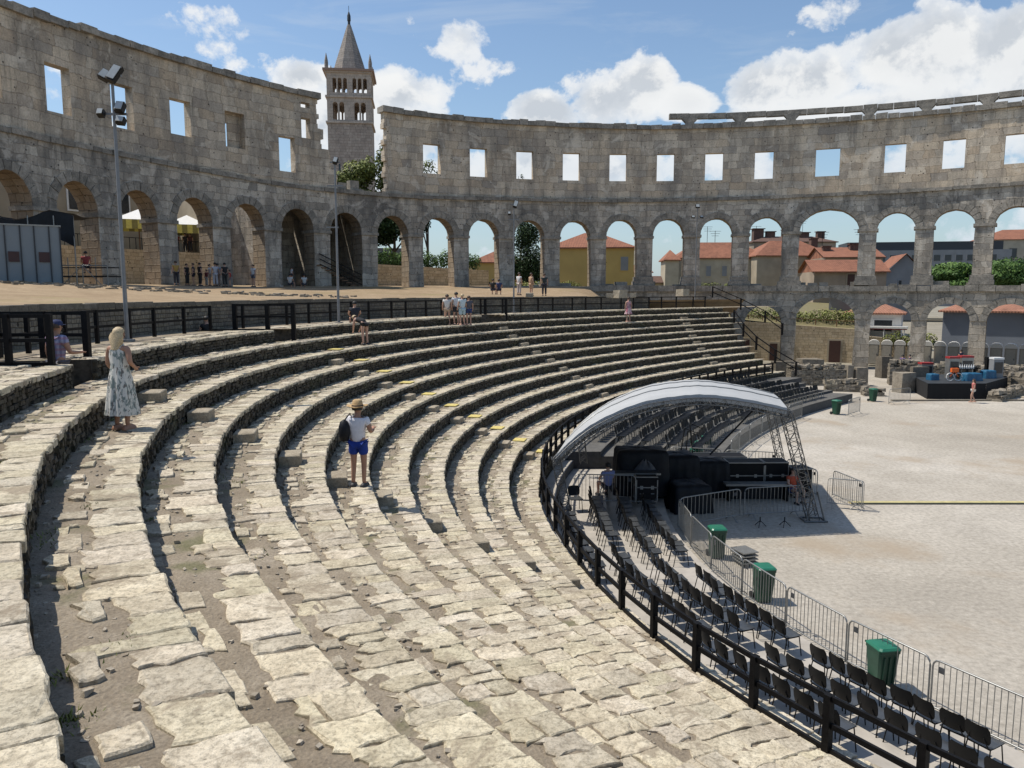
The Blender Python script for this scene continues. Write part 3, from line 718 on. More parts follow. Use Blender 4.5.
# voussoir rings, impost blocks and pier bases
b=MB()
for n in range(NL,NH):
    wide=(n==-1); c=(SA(n)+SA(n+1))/2; hw=2.75 if wide else interp([(-8,1.72),(2,1.62),(18,1.6)],n); zi=interp(IMP,n+.5); za=15.8 if wide else interp(ATOP,n+.5)
    NV=15 if wide else 11
    for i in range(NV):
        a0,a1=pi-pi*i/NV+.0-.012,pi-pi*(i+1)/NV+.012; o=-.05-rnd.uniform(0,.03); rr=.62+rnd.uniform(-.07,.07)
        q=[(c+hw*cos(a0),zi+(za-zi)*sin(a0)),(c+hw*cos(a1),zi+(za-zi)*sin(a1)),(c+(hw+rr)*cos(a1),zi+(za-zi+rr)*sin(a1)),(c+(hw+rr)*cos(a0),zi+(za-zi+rr)*sin(a0))]
        col=rnd.uniform(.8,1.15); f=[P3(s,o,z) for s,z in q]; g_=[P3(s,.02,z) for s,z in q]
        b.face(f,c=col); 
        for x,y in ((0,1),(1,2),(2,3),(3,0)): b.face([f[y],f[x],g_[x],g_[y]],c=col)
for n in range(NL,NH+1):
    s=SA(n); zi=interp(IMP,n); hp=.9
    for side in (-1,1):
        hw_=(BW/2 if True else 0)
    # impost slab across the pier
    l=SA(n)-( (SA(n)+SA(n-1))/2 ) if n>NL else BW/2; 
    nb=n-1; hwl=2.72 if nb==-1 else 1.66; hwr=2.72 if n==-1 else 1.66
    sl_=(SA(n-1)+SA(n))/2+hwl if n>NL else s-.85; sr=(SA(n)+SA(n+1))/2-hwr if n<NH else s+.85
    q=[P3(sl_-.14,-.13,zi-.13),P3(sr+.14,-.13,zi-.13),P3(sr+.14,TU+.1,zi-.13),P3(sl_-.14,TU+.1,zi-.13)]; q2=[(x,y,z+.26) for x,y,z in q]
    b.face(q[::-1]); b.face(q2); 
    for i in range(4): j=(i+1)%4; b.face([q[i],q[j],q2[j],q2[i]])
    if n<3.5:
        for zz,hh,ex in ((8.3,.45,.24),(8.75,.45,.14)):
            ex+=rnd.uniform(-.05,.08)
            q=[P3(sl_-ex,-ex*.8,zz),P3(sr+ex,-ex*.8,zz),P3(sr+ex,TU+.1,zz),P3(sl_-ex,TU+.1,zz)]; q2=[(x,y,z+hh-.01) for x,y,z in q]
            b.face(q2,c=.9)
            for i in range(4): j=(i+1)%4; b.face([q[i],q[j],q2[j],q2[i]],c=.9)
wpart(b,'voussoirs_and_imposts',M['coping'])
# string course: stones of varied projection
b=MB(); s=SN(NL)
while s<SN(NH):
    wd=rnd.uniform(.7,1.5); n=NS(s+wd/2); z=interp(CORN,n); o=-.20-rnd.uniform(0,.08)
    if n>9.8: o=-.08-rnd.uniform(0,.12)
    z0,z1=z-.16+rnd.uniform(-.03,.03),z+.15+rnd.uniform(-.03,.05)
    q=[P3(s,o,z0),P3(s+wd-.02,o,z0),P3(s+wd-.02,.1,z0),P3(s,.1,z0)]; q2=[(x,y,zz+z1-z0) for x,y,zz in q]; c=rnd.uniform(.7,1.1)
    b.face(q[::-1],c=c); b.face(q2,c=c)
    for i in range(4): j=(i+1)%4; b.face([q[i],q[j],q2[j],q2[i]],c=c)
    s+=wd
wpart(b,'string_course',M['coping'])
# attic: vertical strips with window holes; broken away between n 8.6 and 9.9
def attic_top(n):
    t=interp(TOP,n)-.45
    if 8.44<n<9.54: return interp(CORN,n)+.35+.35*sin(n*31)*sin(n*17)
    if 9.54<=n<9.66: return 18.5
    if 9.66<=n<9.82: return 20.2
    if 9.82<=n<9.9: return 21.9
    
    return t
b=MB(); TA=.75
wins=[]
for n in range(NL,NH):
    c=(SN(n)+SN(n+1))/2; m=NS(c)
    if n==9: continue
    if n==8: continue
    hwn=1.1 if n==-1 else (.9 if n!=10 else .78)
    wins.append((c-hwn,c+hwn,interp(WB_,m),interp(WT,m),n))
wins.append((SN(10.02),SN(10.2),20.9,22.6,99)); wins.append((SN(10.02),SN(10.2),23.45,23.9,99))
edges=set([SN(NL),SN(NH)])
for w_ in wins: edges|={round(w_[0],3),round(w_[1],3)}
for q in (8.44,9.54,9.66,9.82,9.9): edges.add(round(SN(q),3))
s=SN(NL)
while s<SN(NH): edges.add(round(s,3)); s+=.62
E_=sorted(edges)
def wq(s0,s1,z0a,z0b,z1a,z1b,off,flip):
    f=[P3(s0,off,z0a),P3(s1,off,z0b),P3(s1,off,z1b),P3(s0,off,z1a)]; uv=[(s0,z0a),(s1,z0b),(s1,z1b),(s0,z1a)]
    if flip: f=f[::-1];uv=uv[::-1]
    b.face(f,uv=uv,m=0)
for s0,s1 in zip(E_,E_[1:]):
    if s1-s0<.02: continue
    m=NS((s0+s1)/2); ca,cb=interp(CORN,NS(s0)),interp(CORN,NS(s1)); tt=attic_top(m); holes=sorted([(w_[2],w_[3]) for w_ in wins if w_[0]-.01<=s0 and s1<=w_[1]+.01])
    segs=[]; z=None
    lo=(ca,cb)
    for h in holes:
        if h[0]<tt: segs.append((lo,(h[0],h[0]))); lo=(h[1],h[1])
    ta,tb=(tt,tt)
    if tt>lo[0]: segs.append((lo,(ta,tb)))
    for (a,c_) in segs:
        for off,fl in ((.0,False),(TA,True)): wq(s0,s1,a[0],a[1],c_[0],c_[1],off+.12,fl)
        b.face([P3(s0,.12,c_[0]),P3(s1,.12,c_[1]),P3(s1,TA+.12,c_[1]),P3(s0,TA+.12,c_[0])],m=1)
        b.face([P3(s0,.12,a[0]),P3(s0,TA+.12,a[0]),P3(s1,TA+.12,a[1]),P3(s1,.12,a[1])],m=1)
for w_ in wins:
    for s in (w_[0],w_[1]): 
        f=[P3(s,.12,w_[2]),P3(s,TA+.12,w_[2]),P3(s,TA+.12,w_[3]),P3(s,.12,w_[3])]
        b.face(f if s==w_[0] else f[::-1],m=1,uv=[(0,w_[2]),(TA,w_[2]),(TA,w_[3]),(0,w_[3])])
# broken vertical ends
for q,z0,z1 in ((8.44,16.9,24.3),(9.54,16.8,18.5),(9.66,18.5,20.2),(9.82,20.2,21.9),(9.9,21.9,24.4)):
    s=SN(q); k_=int((z1-z0)/.5)+1
    for i in range(k_):
        za_,zb2=z0+(z1-z0)*i/k_,z0+(z1-z0)*(i+1)/k_; o=rnd.uniform(0,.35)*(1 if q>9 else -1)
        f=[P3(s,.12,za_),P3(s,TA+.12,za_),P3(s,TA+.12,zb2),P3(s,.12,zb2)]; b.face(f,m=0,uv=[(0,za_),(TA,za_),(TA,zb2),(0,zb2)])
        # ragged toothing stones
        c1,c2=sorted((s-.05*(1 if q<9 else -1),s+(-o if q>9 else -o)))
        q1=[P3(c1,.14,za_),P3(c2,.14,za_),P3(c2,TA+.1,za_),P3(c1,TA+.1,za_)]; q2=[(x,y,zb2-.02) for x,y,_ in q1]
        b.face(q2,m=0); b.face(q1[::-1],m=0)
        for i2 in range(4): j=(i2+1)%4; b.face([q1[i2],q1[j],q2[j],q2[i2]],m=0)
# blocked window at bay 11
w_=[x for x in wins if x[4]==11][0]; sB=w_[0]
f=[P3(w_[0],.75,w_[2]),P3(w_[1]-.55,.75,w_[2]),P3(w_[1]-.55,.75,w_[3]),P3(w_[0],.75,w_[3])]; b.face(f,uv=[(0,0),(1,0),(1,3),(0,3)],m=0)
f=[P3(w_[1]-.55,.75,w_[2]+1.9),P3(w_[1],.75,w_[2]+1.9),P3(w_[1],.75,w_[3]),P3(w_[1]-.55,.75,w_[3])]; b.face(f,uv=[(0,0),(1,0),(1,1),(0,1)],m=0)
wpart(b,'attic_storey',[M['attic'],M['attic']])
# coping stones along the top
b=MB(); s=SN(NL)
while s<SN(NH):
    wd=rnd.uniform(.8,1.5); n=NS(s+wd/2)
    if not 8.44<n<9.9:
        z1=interp(TOP,n)+rnd.uniform(-.08,.10); z0=interp(TOP,n)-.47; o=-.12-rnd.uniform(0,.12)
        q=[P3(s,o,z0),P3(s+wd-.03,o,z0),P3(s+wd-.03,TA+.35,z0),P3(s,TA+.35,z0)]; q2=[(x,y,z1+rnd.uniform(-.03,.03)) for x,y,_ in q]; c=rnd.uniform(.75,1.1)
        b.face(q[::-1],c=c); b.face(q2,c=c)
        for i in range(4): j=(i+1)%4; b.face([q[i],q[j],q2[j],q2[i]],c=c)
    elif n<9.6 and rnd.random()<.8:
        z0=interp(CORN,n)+.2; z1=z0+rnd.uniform(.3,.9); 
        q=[P3(s,.1,z0),P3(s+wd*.7,.1,z0),P3(s+wd*.7,TA,z0),P3(s,TA,z0)]; q2=[(x,y,z1) for x,y,_ in q]
        b.face(q2)
        for i in range(4): j=(i+1)%4; b.face([q[i],q[j],q2[j],q2[i]])
    s+=wd
wpart(b,'coping',M['coping'])
# raised stone beam with gutter blocks over the right-hand part
b=MB()
def wbox(b,s0,s1,o0,o1,z0,z1,z0b=None,z1b=None,c=1.0):
    z0b=z0 if z0b is None else z0b; z1b=z1 if z1b is None else z1b
    q=[P3(s0,o0,z0),P3(s1,o0,z0b),P3(s1,o1,z0b),P3(s0,o1,z0)]; q2=[P3(s0,o0,z1),P3(s1,o0,z1b),P3(s1,o1,z1b),P3(s0,o1,z1)]
    b.face(q[::-1],c=c); b.face(q2,c=c)
    for i in range(4): j=(i+1)%4; b.face([q[i],q[j],q2[j],q2[i]],c=c)
s=SN(NL)
while s<SN(2.45):
    wd=min(rnd.uniform(1.2,2.1),SN(2.45)-s+.01); a,c_=interp(TOP,NS(s)),interp(TOP,NS(s+wd)); r=rnd.uniform(-.04,.04)
    rise=interp([(-8,.85),(-1,1.0),(2.6,1.15)],NS(s))
    wbox(b,s,s+wd-.03,.1,.75,a+rise-.5+r,a+rise+r,c_+rise-.5+r,c_+rise+r,c=rnd.uniform(.75,1.05)); s+=wd
for n in range(NL,3):
    s=SN(n) if n<2 else SN(2.02); a=interp(TOP,n); z0,z1=a-.3,a+.62
    wbox(b,s-.42,s+.42,.06,.8,z0,z0+.5); 
    q=[P3(s-.42,.06,z0+.5),P3(s+.42,.06,z0+.5),P3(s+.42,.8,z0+.5),P3(s-.42,.8,z0+.5)]; q2=[P3(s-.8,.04,z1),P3(s+.8,.04,z1),P3(s+.8,.82,z1),P3(s-.8,.82,z1)]
    b.face(q2)
    for i in range(4): j=(i+1)%4; b.face([q[i],q[j],q2[j],q2[i]])
wpart(b,'raised_top_beam',M['coping'])
# lower storey on the seaward side
b=MB()
for n in range(NL,6):
    wide=(n==-1); hw=2.75 if wide else 1.78; zi=4.9; za=7.05 if wide else 6.55
    if n==0: hw=1.85; za=6.2; zi=4.3
    arch_wall(b,n,-.1 if n<2 else 4.0,zi if n<2 else 5,za,7.75,7.75,hw,2.3,2.3,front=-.25,jag=.07)
wpart(b,'lower_arcade',[M['lowarc'],M['reveal']])
b=MB(); s=SN(NL)
while s<SN(6):
    wd=rnd.uniform(.9,2.0); z0=7.68; z1=z0+rnd.uniform(.5,.66); n=NS(s+wd/2); c=rnd.uniform(.75,1.1)
    wbox(b,s,s+wd-.03,-.42-rnd.uniform(0,.12),2.2,z0,z1,c=c)
    if rnd.random()<.55: wbox(b,s+.1,s+wd-.1,.2+rnd.uniform(0,.4),1.6,z1,z1+rnd.uniform(.12,.45),c=c)
    s+=wd
for n in range(NL,2):
    for i in range(9 if n!=-1 else 13):
        NV=9 if n!=-1 else 13; c=(SA(n)+SA(n+1))/2; hw=2.75 if n==-1 else 1.78; zi=4.9; za=7.05 if n==-1 else 6.55
        if n==0: hw=1.85; za=6.2; zi=4.3
        a0,a1=pi-pi*i/NV-.015,pi-pi*(i+1)/NV+.015; rr=.6; o=-.31-rnd.uniform(0,.05)
        q=[(c+hw*cos(a0),zi+(za-zi)*sin(a0)),(c+hw*cos(a1),zi+(za-zi)*sin(a1)),(c+(hw+rr)*cos(a1),zi+(za-zi+rr)*sin(a1)),(c+(hw+rr)*cos(a0),zi+(za-zi+rr)*sin(a0))]
        f=[P3(s_,o,z) for s_,z in q]; g_=[P3(s_,-.24,z) for s_,z in q]; col=rnd.uniform(.8,1.1); b.face(f,c=col)
        for x,y in ((0,1),(1,2),(2,3),(3,0)): b.face([f[y],f[x],g_[x],g_[y]],c=col)
wpart(b,'ledge_course',M['coping'])
# stair tower behind the dark arches on the left
root=thing('wall_stair_tower',EP(SA(9.9),5)+(8,),'dark stone stair tower attached behind two arches on the left','tower')
b=MB()
def tq(s0,o0,s1,o1,z0,z1): b.face([P3(s0,o0,z0),P3(s1,o1,z0),P3(s1,o1,z1),P3(s0,o0,z1)],uv=[(0,z0),(hypot(s1-s0,o1-o0),z0),(hypot(s1-s0,o1-o0),z1),(0,z1)])
a,c_=SA(9.0),SA(11.0)
tq(a,TU,a,7,8,16.9); tq(c_,TU,c_,7,8,16.9)
w0,w1=SA(10.38),SA(10.6)
tq(a,7,w0,7,8,16.9); tq(w1,7,c_,7,8,16.9); tq(w0,7,w1,7,8,12.2); tq(w0,7,w1,7,14.3,16.9)
tq(SA(10),TU,SA(10),5,8,16.9)
b.face([P3(a,TU,16.9),P3(c_,TU,16.9),P3(c_,7,16.9),P3(a,7,16.9)])  # unseen roof slab, added to keep the inside of the tower dark
b.build('tower_walls',M['arcade'],root).matrix_parent_inverse=Matrix.Translation(-root.location)
# ------------------------------------------------------------------ black timber fences
def rail_fence(name,label,path,h,rails=(1.0,.55),pw=.09,rw=.045,rh=.07,group=None,basez=None,tall=()):
    """path: list of (x,y,z) post feet"""
    root=thing(name,path[0],label,'fence',group=group); L=Vector(root.location)
    for i,p in enumerate(path):
        b=MB(); hh=h+.04; z0=0
        for (ti,zz,zt) in tall:
            if ti==i: z0=zz; hh=zt
        q=path[min(i+1,len(path)-1)]; q2=path[max(i-1,0)]; rz=atan2(q[1]-q2[1],q[0]-q2[0])
        b.box((p[0]-L.x,p[1]-L.y,p[2]-L.z+(z0+hh)/2),(pw,pw,hh-z0),rz); b.build('post',M['bwood'],root)
    for f in rails:
        b=MB()
        for p,q in zip(path,path[1:]):
            b.bar((p[0]-L.x,p[1]-L.y,p[2]-L.z+h*f),(q[0]-L.x,q[1]-L.y,q[2]-L.z+h*f),rh if False else rw,rh,up=(0,0,1))
        b.build('rail',M['bwood'],root)
    return root
def arc_path(k,t0,t1,sp,z,jit=.15):
    A=Arc(k,t0,t1); n=max(2,int(round(A.L/sp))); out=[]
    for i in range(n+1):
        s=A.L*i/n+(rnd.uniform(-jit,jit)*sp if 0<i<n else 0); p=A.pos(s); out.append((p[0],p[1],z))
    return out
rail_fence('handrail_fence','long black timber handrail curving along the lowest stone tier above the chairs',[(lambda p:(p[0],p[1],ez(11)-.02))(tier(interp([(2.46,11.05),(3.0,11.12),(3.1,11.08),(3.2,10.72),(3.5,10.6)],t_),t_)) for t_ in [Arc(11,3.5,2.465).t(1.25*i_) for i_ in range(57)]],.77,rails=(1.0,.52,.06),rw=.045,rh=.075,pw=.10)
zt0=ez(0)-.02
rail_fence('top_fence','black timber fence along the walkway between the near and second passages',arc_path(-2.3,3.082,2.921,1.75,zt0),.86,rails=(1.0,.52))
rail_fence('top_fence','black timber fence along the walkway between the second and third passages',arc_path(-2.3,2.892,2.690,1.75,zt0),.88,rails=(1.0,.52))
rail_fence('top_fence','black timber fence on the highest tier from the third passage to the far end',arc_path(-2.0,2.650,2.365,2.1,zt0),.95,rails=(1.0,.52))
pz=ez(1)-.5
rail_fence('passage_fence','heavy black fence in front of the sunken near passage at left',[(-8.5,14.15,zt0),(-9.25,14.1,zt0),(-10.4,14.05,zt0),(-11.6,14.0,zt0)],.93,rails=(1.0,.52,.05),rh=.07,pw=.10,rw=.05)
rail_fence('passage_fence','black fence behind the man in the plaid shirt',[(-8.85,16.0,zt0),(-9.75,16.0,zt0),(-10.7,16.0,zt0),(-11.6,16.0,zt0)],.93,rails=(1.0,.52),pw=.12,rh=.07,rw=.05,tall=((0,-.85,.98),))
rail_fence('passage_fence','short black fence with tall post beside the second passage',[(-8.05,28.4,zt0),(-9.0,28.4,zt0),(-10.2,28.4,zt0)],.9,rails=(1.0,.52),pw=.15,tall=((0,-.7,.95),))
rail_fence('passage_fence','short black fence with tall post at the third passage',[tier(.0,2.654)+(zt0,),tier(-1.5,2.653)+(zt0,),tier(-2.9,2.652)+(zt0,)],.95,pw=.15,tall=((0,-.6,1.0),))
def on(k,dt=0): 
    p=tier(k,tend(k)-dt); return (p[0],p[1],ez(k))
rail_fence('stair_railing','upper sloping black stair railing at the far end of the tiers',[on(-2.0,.006),on(.6,.02),on(3.2,.045),on(5.6,.06)],1.0,rails=(1.0,.5),pw=.13,rw=.07,group='sloping stair railings at the far end')
rail_fence('stair_railing','lower sloping black stair railing reaching down to the chairs',[on(3.0,.0),on(5.4,.004),on(7.6,.006),on(9.8,.010),on(11.8,.012)],1.05,rails=(1.0,.5),pw=.13,rw=.07,group='sloping stair railings at the far end')

# ------------------------------------------------------------------ decks under the chairs
def deck(k0,k1,z,t0,t1,label,side=True):
    root=thing('seating_platform',tier(k1,t0)+(0,),label,'platform'); b=MB(); n=70; rows=[]
    for i in range(n+1):
        t=t0+(t1-t0)*i/n; rows.append([tier(k,t)+(z,) for k in (k0,k1)])
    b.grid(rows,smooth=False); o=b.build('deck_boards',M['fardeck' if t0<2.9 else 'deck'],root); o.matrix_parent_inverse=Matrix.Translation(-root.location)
    b=MB(); b.grid([[r[1][:2]+(max(0,z-.6),),r[1][:2]+(z-.012,)] for r in rows],smooth=False)
    for r in (rows[0],rows[-1]): b.face([r[0][:2]+(0,),r[1][:2]+(0,),r[1][:2]+(z-.012,),r[0][:2]+(z-.012,)])
    o=b.build('skirt',M['deckside'],root); o.matrix_parent_inverse=Matrix.Translation(-root.location)
TS,TF=3.45,2.885
deck(11.02,11.6,.9,TS,TF,'uppermost narrow grey deck strip directly below the handrail, near part')
deck(11.6,13.5,.55,TS,TF,'second grey chair deck from the handrail, near part')
deck(13.5,14.5,.40,TS,TF,'third grey chair deck from the handrail, near part')
deck(14.5,15.8,.25,TS,TF,'lowest grey chair deck, next to the barriers and green bins')
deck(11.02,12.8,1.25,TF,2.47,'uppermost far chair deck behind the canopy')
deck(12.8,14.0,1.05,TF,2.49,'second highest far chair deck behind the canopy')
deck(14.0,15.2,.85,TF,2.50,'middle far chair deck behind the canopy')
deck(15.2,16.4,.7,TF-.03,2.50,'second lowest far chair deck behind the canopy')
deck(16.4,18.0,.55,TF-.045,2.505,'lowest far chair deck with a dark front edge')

# ------------------------------------------------------------------ chairs (front towards +x)
def chair_shell(b):
    rows=[]
    for x,z in ((.22,.445),(.20,.46),(.05,.448),(-.12,.445),(-.19,.455)):
        rows.append([(x,y,z+.012*abs(y/.22)**2) for y in (-.22,-.12,0,.12,.22)])
    b.grid(rows); b.grid([[(x,y,z-.018) for x,y,z in r] for r in rows[::-1]])
def chair_back(b):
    rows=[]
    for x,z,wd in ((-.19,.50,.17),(-.215,.56,.205),(-.235,.66,.215),(-.255,.76,.21),(-.27,.82,.17)):
        rows.append([(x-.035*(1-(y)**2)+.02,y*wd,z) for y in (-1,-.5,0,.5,1)])
    b.grid(rows); b.grid([[(x-.014,y,z) for x,y,z in r] for r in rows[::-1]])
def chair_legs(i):
    b=MB(); s=-1 if i%2 else 1
    if i<2: b.tube([(.16,s*.19,.435),(.22,s*.21,0)],.012,6)
    else: b.tube([(-.25,s*.12,.62),(-.20,s*.17,.46),(-.16,s*.19,.42),(-.25,s*.22,0)],.012,6)
    if i==2: b.tube([(-.16,-.19,.42),(-.16,.19,.42)],.01,5); b.tube([(.15,-.19,.425),(.15,.19,.425)],.01,5)
    if i<2: b.tube([(-.16,s*.19,.42),(.16,s*.19,.43)],.01,5)
    return b
proto=thing('chair',(0,0,-50),'x','chair',group='black plastic chairs in curved rows')
b=MB(); chair_shell(b); b.build('seat',M['seat'],proto)
b=MB(); chair_back(b); b.build('backrest',M['chair'],proto)
for i in range(4): chair_legs(i).build('leg',M['blacksteel'],proto)
b=MB(); chair_shell(b); chair_back(b); 
for i in range(4):
    q=chair_legs(i); n=len(b.v); b.v+=q.v; b.f+=[[n+x for x in f] for f in q.f]; b.m+=[1]*len(q.m); b.uv+=q.uv; b.c+=q.c; b.sm+=q.sm
far_proto=b.build('chair',[M['chair'],M['galv']],label='x',cat='chair',group='black plastic chairs in curved rows',loc=None)
first=[True,True]
def put_chair(x,y,z,rz,label,near):
    if near:
        proto.scale=(.93,.93,.95)
        if first[0]:
            first[0]=False; proto.location=(x,y,z); proto.rotation_euler=(0,0,rz); proto['label']=label
        else: dup(proto,(x,y,z),rz,label)
    else:
        if first[1]: o=far_proto; first[1]=False
        else: o=far_proto.copy(); COL.objects.link(o)
        o.location=(x,y,z); o.rotation_euler=(0,0,rz); o['label']=label
def chair_row(k,z,y0,y1,sp,rowname,secname,near=True,tr=None,skip=()):
    if tr: A=Arc(k,tr[0],tr[1]); s0=.3; s1=A.L-.3
    else:
        A=Arc(k,3.45,2.85); ss=[A.L*i/2000 for i in range(2001)]; ys=[A.pos(s)[1] for s in ss]
        s0=next(s for s,y in zip(ss,ys) if y>=y1); s1=next((s for s,y in zip(ss,ys) if y>=y0),A.L)
    n=max(1,int((s1-s0)/sp)+1)
    for i in range(n):
        if i in skip: continue
        s=s0+i*sp; p=A.pos(s); nn,vv=tier_dir(k,A.t(s)); rz=atan2(nn.y,nn.x)+rnd.uniform(-.11,.11)
        q=nn*rnd.uniform(-.05,.05)
        put_chair(p[0]+q.x,p[1]+q.y,z,rz,'black chair, %s from near end of the %s, %s'%(ordn(i),rowname,secname),near)
HR,R2,R3,RB='handrail row','second row from handrail','third row from handrail','row nearest barriers'
chair_row(12.0,.55,23.2,18.2,.55,HR,'middle block')
chair_row(13.1,.55,24.4,20.6,.47,R2,'stage-side block')
chair_row(14.1,.40,24.8,19.6,.47,R3,'stage-side block')
chair_row(15.1,.25,25.2,20.2,.47,RB,'stage-side block')
chair_row(12.85,.55,18.9,14.7,.47,R2,'middle block')
chair_row(13.9,.40,18.7,15.0,.46,R3,'middle block')
chair_row(14.9,.25,18.5,15.0,.46,RB,'middle block')
chair_row(12.55,.55,13.8,11.2,.48,R2,'foreground block')
chair_row(13.65,.40,13.6,8.8,.5,R3,'foreground block')
chair_row(14.75,.25,14.0,11.2,.42,RB,'foreground block')
for j,(k,z,nm) in enumerate([(12.1,1.25,'highest row'),(13.3,1.05,'second highest row'),(14.5,.85,'middle row'),(15.7,.7,'second lowest row'),(16.9,.55,'lowest row')]):
    chair_row(k,z,0,0,.5,nm,'block behind the canopy',False,(2.855,2.728))
    chair_row(k,z,0,0,.5,nm,'block beyond the canopy',False,(2.712,2.535))
put_chair(2.05,24.3,.55,radians(-80),'single black chair turned sideways behind the stage-side chair rows',True)

# ------------------------------------------------------------------ crowd barriers (2.1 m along x)
bar0=thing('crowd_barrier',(0,0,-40),'x','barrier',group='steel crowd barriers')
b=MB(); L_=1.04
pts=[(-L_,0,.12),(-L_,0,.92)]+[(-L_+.14*(1-cos(a)),0,.92+.14*sin(a)) for a in (.5,1.05,1.57)]+[(L_-.14*(1-cos(a)),0,.92+.14*sin(a)) for a in (1.57,1.05,.5)]+[(L_,0,.92),(L_,0,.12)]
b.tube(pts,.019,6); b.tube([(-L_,0,.17),(L_,0,.17)],.017,6); b.build('frame',M['galv'],bar0)
b=MB()
for i in range(1,16): x=-L_+2*L_*i/16; b.tube([(x,0,.17),(x,0,1.05)],.009,5)
b.build('bars',M['galv'],bar0)
for s in (-1,1):
    b=MB(); b.tube([(s*.75,-.28,.012),(s*.75,-.1,.14),(s*.75,0,.17),(s*.75,.1,.14),(s*.75,.28,.012)],.015,5); b.build('foot',M['galv'],bar0)
b=MB(); b.box((L_-.2,.0,.90),(.11,.02,.11)); b.build('tag_plate',M['deckside'],bar0)
bcount=[0]
def barrier(p,q,label,z=0):
    x,y=(p[0]+q[0])/2,(p[1]+q[1])/2; rz=atan2(q[1]-p[1],q[0]-p[0]); L=hypot(q[0]-p[0],q[1]-p[1])
    if bcount[0]==0: o=bar0; o.location=(x,y,z); o.rotation_euler=(0,0,rz); o['label']=label
    else: o=dup(bar0,(x,y,z),rz,label)
    o.scale=(L/2.14,1,1); bcount[0]+=1
A=Arc(16.05,3.2095,2.999); n=round(A.L/1.72)
A2=Arc(16.05,3.3385,3.2095); n2=round(A2.L/1.72)
for i in range(-n2,n): barrier(*((A.pos(A.L*i/n),A.pos(A.L*(i+1)/n)) if i>=0 else (A2.pos(A2.L*(i+n2)/n2),A2.pos(A2.L*(i+n2+1)/n2))),'grey crowd barrier, %s from the bottom right corner along the chair deck'%ordn(i+n2))
C0=A.pos(A.L)
barrier(C0,(7.7,25.2),'grey crowd barrier fronting the black flight cases, left panel')
barrier((7.8,25.25),(10.0,25.65),'grey crowd barrier fronting the black flight cases, right panel')
barrier((11.2,26.7),(12.3,26.2),'grey crowd barrier standing at the right of the canopy leg, lower panel')
barrier((11.9,27.9),(12.2,26.1),'grey crowd barrier standing end-on at far right of the canopy shadow')
barrier((10.9,29.9),(11.3,27.8),'grey crowd barrier just behind the leaning truss legs')
barrier((8.9,31.6),(11.0,31.0),'grey crowd barrier behind the flight cases, right panel')
barrier((6.7,32.2),(8.8,31.7),'grey crowd barrier behind the flight cases, left panel')
barrier((2.1,25.6),(4.2,25.4),'grey crowd barrier between chair rows and covered mixing desk',.4)
A=Arc(18.35,2.83,2.62); n=int(A.L/2.15)
for i in range(n): barrier(A.pos(A.L*i/n),A.pos(A.L*(i+1)/n),'grey crowd barrier, %s along the far chair deck counted from the canopy'%ordn(i))
barrier((20.6,46.6),(22.0,48.1),'grey crowd barrier angled beside the far green bin')
barrier((25.6,51.8),(27.5,52.6),'grey crowd barrier near the ruins beyond the far bins')

# ------------------------------------------------------------------ wheeled green bins
bin0=thing('wheeled_bin',(0,0,-30),'x','bin',group='green wheeled bins')
def ringbox(x0,x1,y0,y1,z,r=.04): 
    return [(x0+r,y0,z),(x1-r,y0,z),(x1,y0+r,z),(x1,y1-r,z),(x1-r,y1,z),(x0+r,y1,z),(x0,y1-r,z),(x0,y0+r,z)]
b=MB(); b.grid([ringbox(-.19,.19,-.17,.20,.04),ringbox(-.20,.20,-.19,.215,.25),ringbox(-.235,.235,-.245,.255,.86),ringbox(-.245,.245,-.262,.268,.87),ringbox(-.245,.245,-.262,.268,.93)],close=True,smooth=False)
b.face(ringbox(-.19,.19,-.17,.20,.04)[::-1]); 
for x in (-.12,0,.12): b.box((x,-.225,.5),(.03,.03,.6),R=Matrix.Rotation(.09,3,'X'))
b.build('body',M['binbody'],bin0)
b=MB(); b.grid([ringbox(-.25,.25,-.275,.265,.935),ringbox(-.25,.25,-.275,.265,.955),ringbox(-.22,.22,-.24,.22,.995),ringbox(-.12,.12,-.14,.12,1.005)],close=True,smooth=False); b.face(ringbox(-.12,.12,-.14,.12,1.005))
b.build('lid',M['binlid'],bin0)
for s in (-1,1):
    b=MB(); b.tube([(s*.20,.23,.1),(s*.26,.23,.1)],.1,14); b.build('wheel',M['rubber'],bin0)
b=MB(); b.tube([(-.2,.30,.93),(.2,.30,.93)],.016,6); b.box((-.2,.28,.93),(.03,.06,.04)); b.box((.2,.28,.93),(.03,.06,.04)); b.build('handle',M['binbody'],bin0)
bin0.scale=(.92,.92,.92)
bl=[((7.12,14.05),.15,'green wheeled bin with open view of its front, nearest the viewer'),((6.22,18.3),.1,'green wheeled bin by the barriers, second nearest the viewer'),((5.9,21.45),.05,'green wheeled bin beside barrier corner, in front of the canopy shadow'),((9.1,35.5),-.1,'tallest-looking green bin standing behind the black equipment stack'),((8.35,34.2),.3,'green bin half hidden behind the black equipment, left of its neighbour'),((7.95,32.6),.1,'green bin behind black equipment with only its lid clearly showing'),((20.3,47.6),.5,'green bin at the end of the far chair deck'),((25.3,53.4),.4,'farthest green bin, by the ruined stones')]
for i,((x,y),rz,lb) in enumerate(bl):
    if i==0: bin0.location=(x,y,0); bin0.rotation_euler=(0,0,rz); bin0['label']=lb
    else: dup(bin0,(x,y,0),rz,lb)

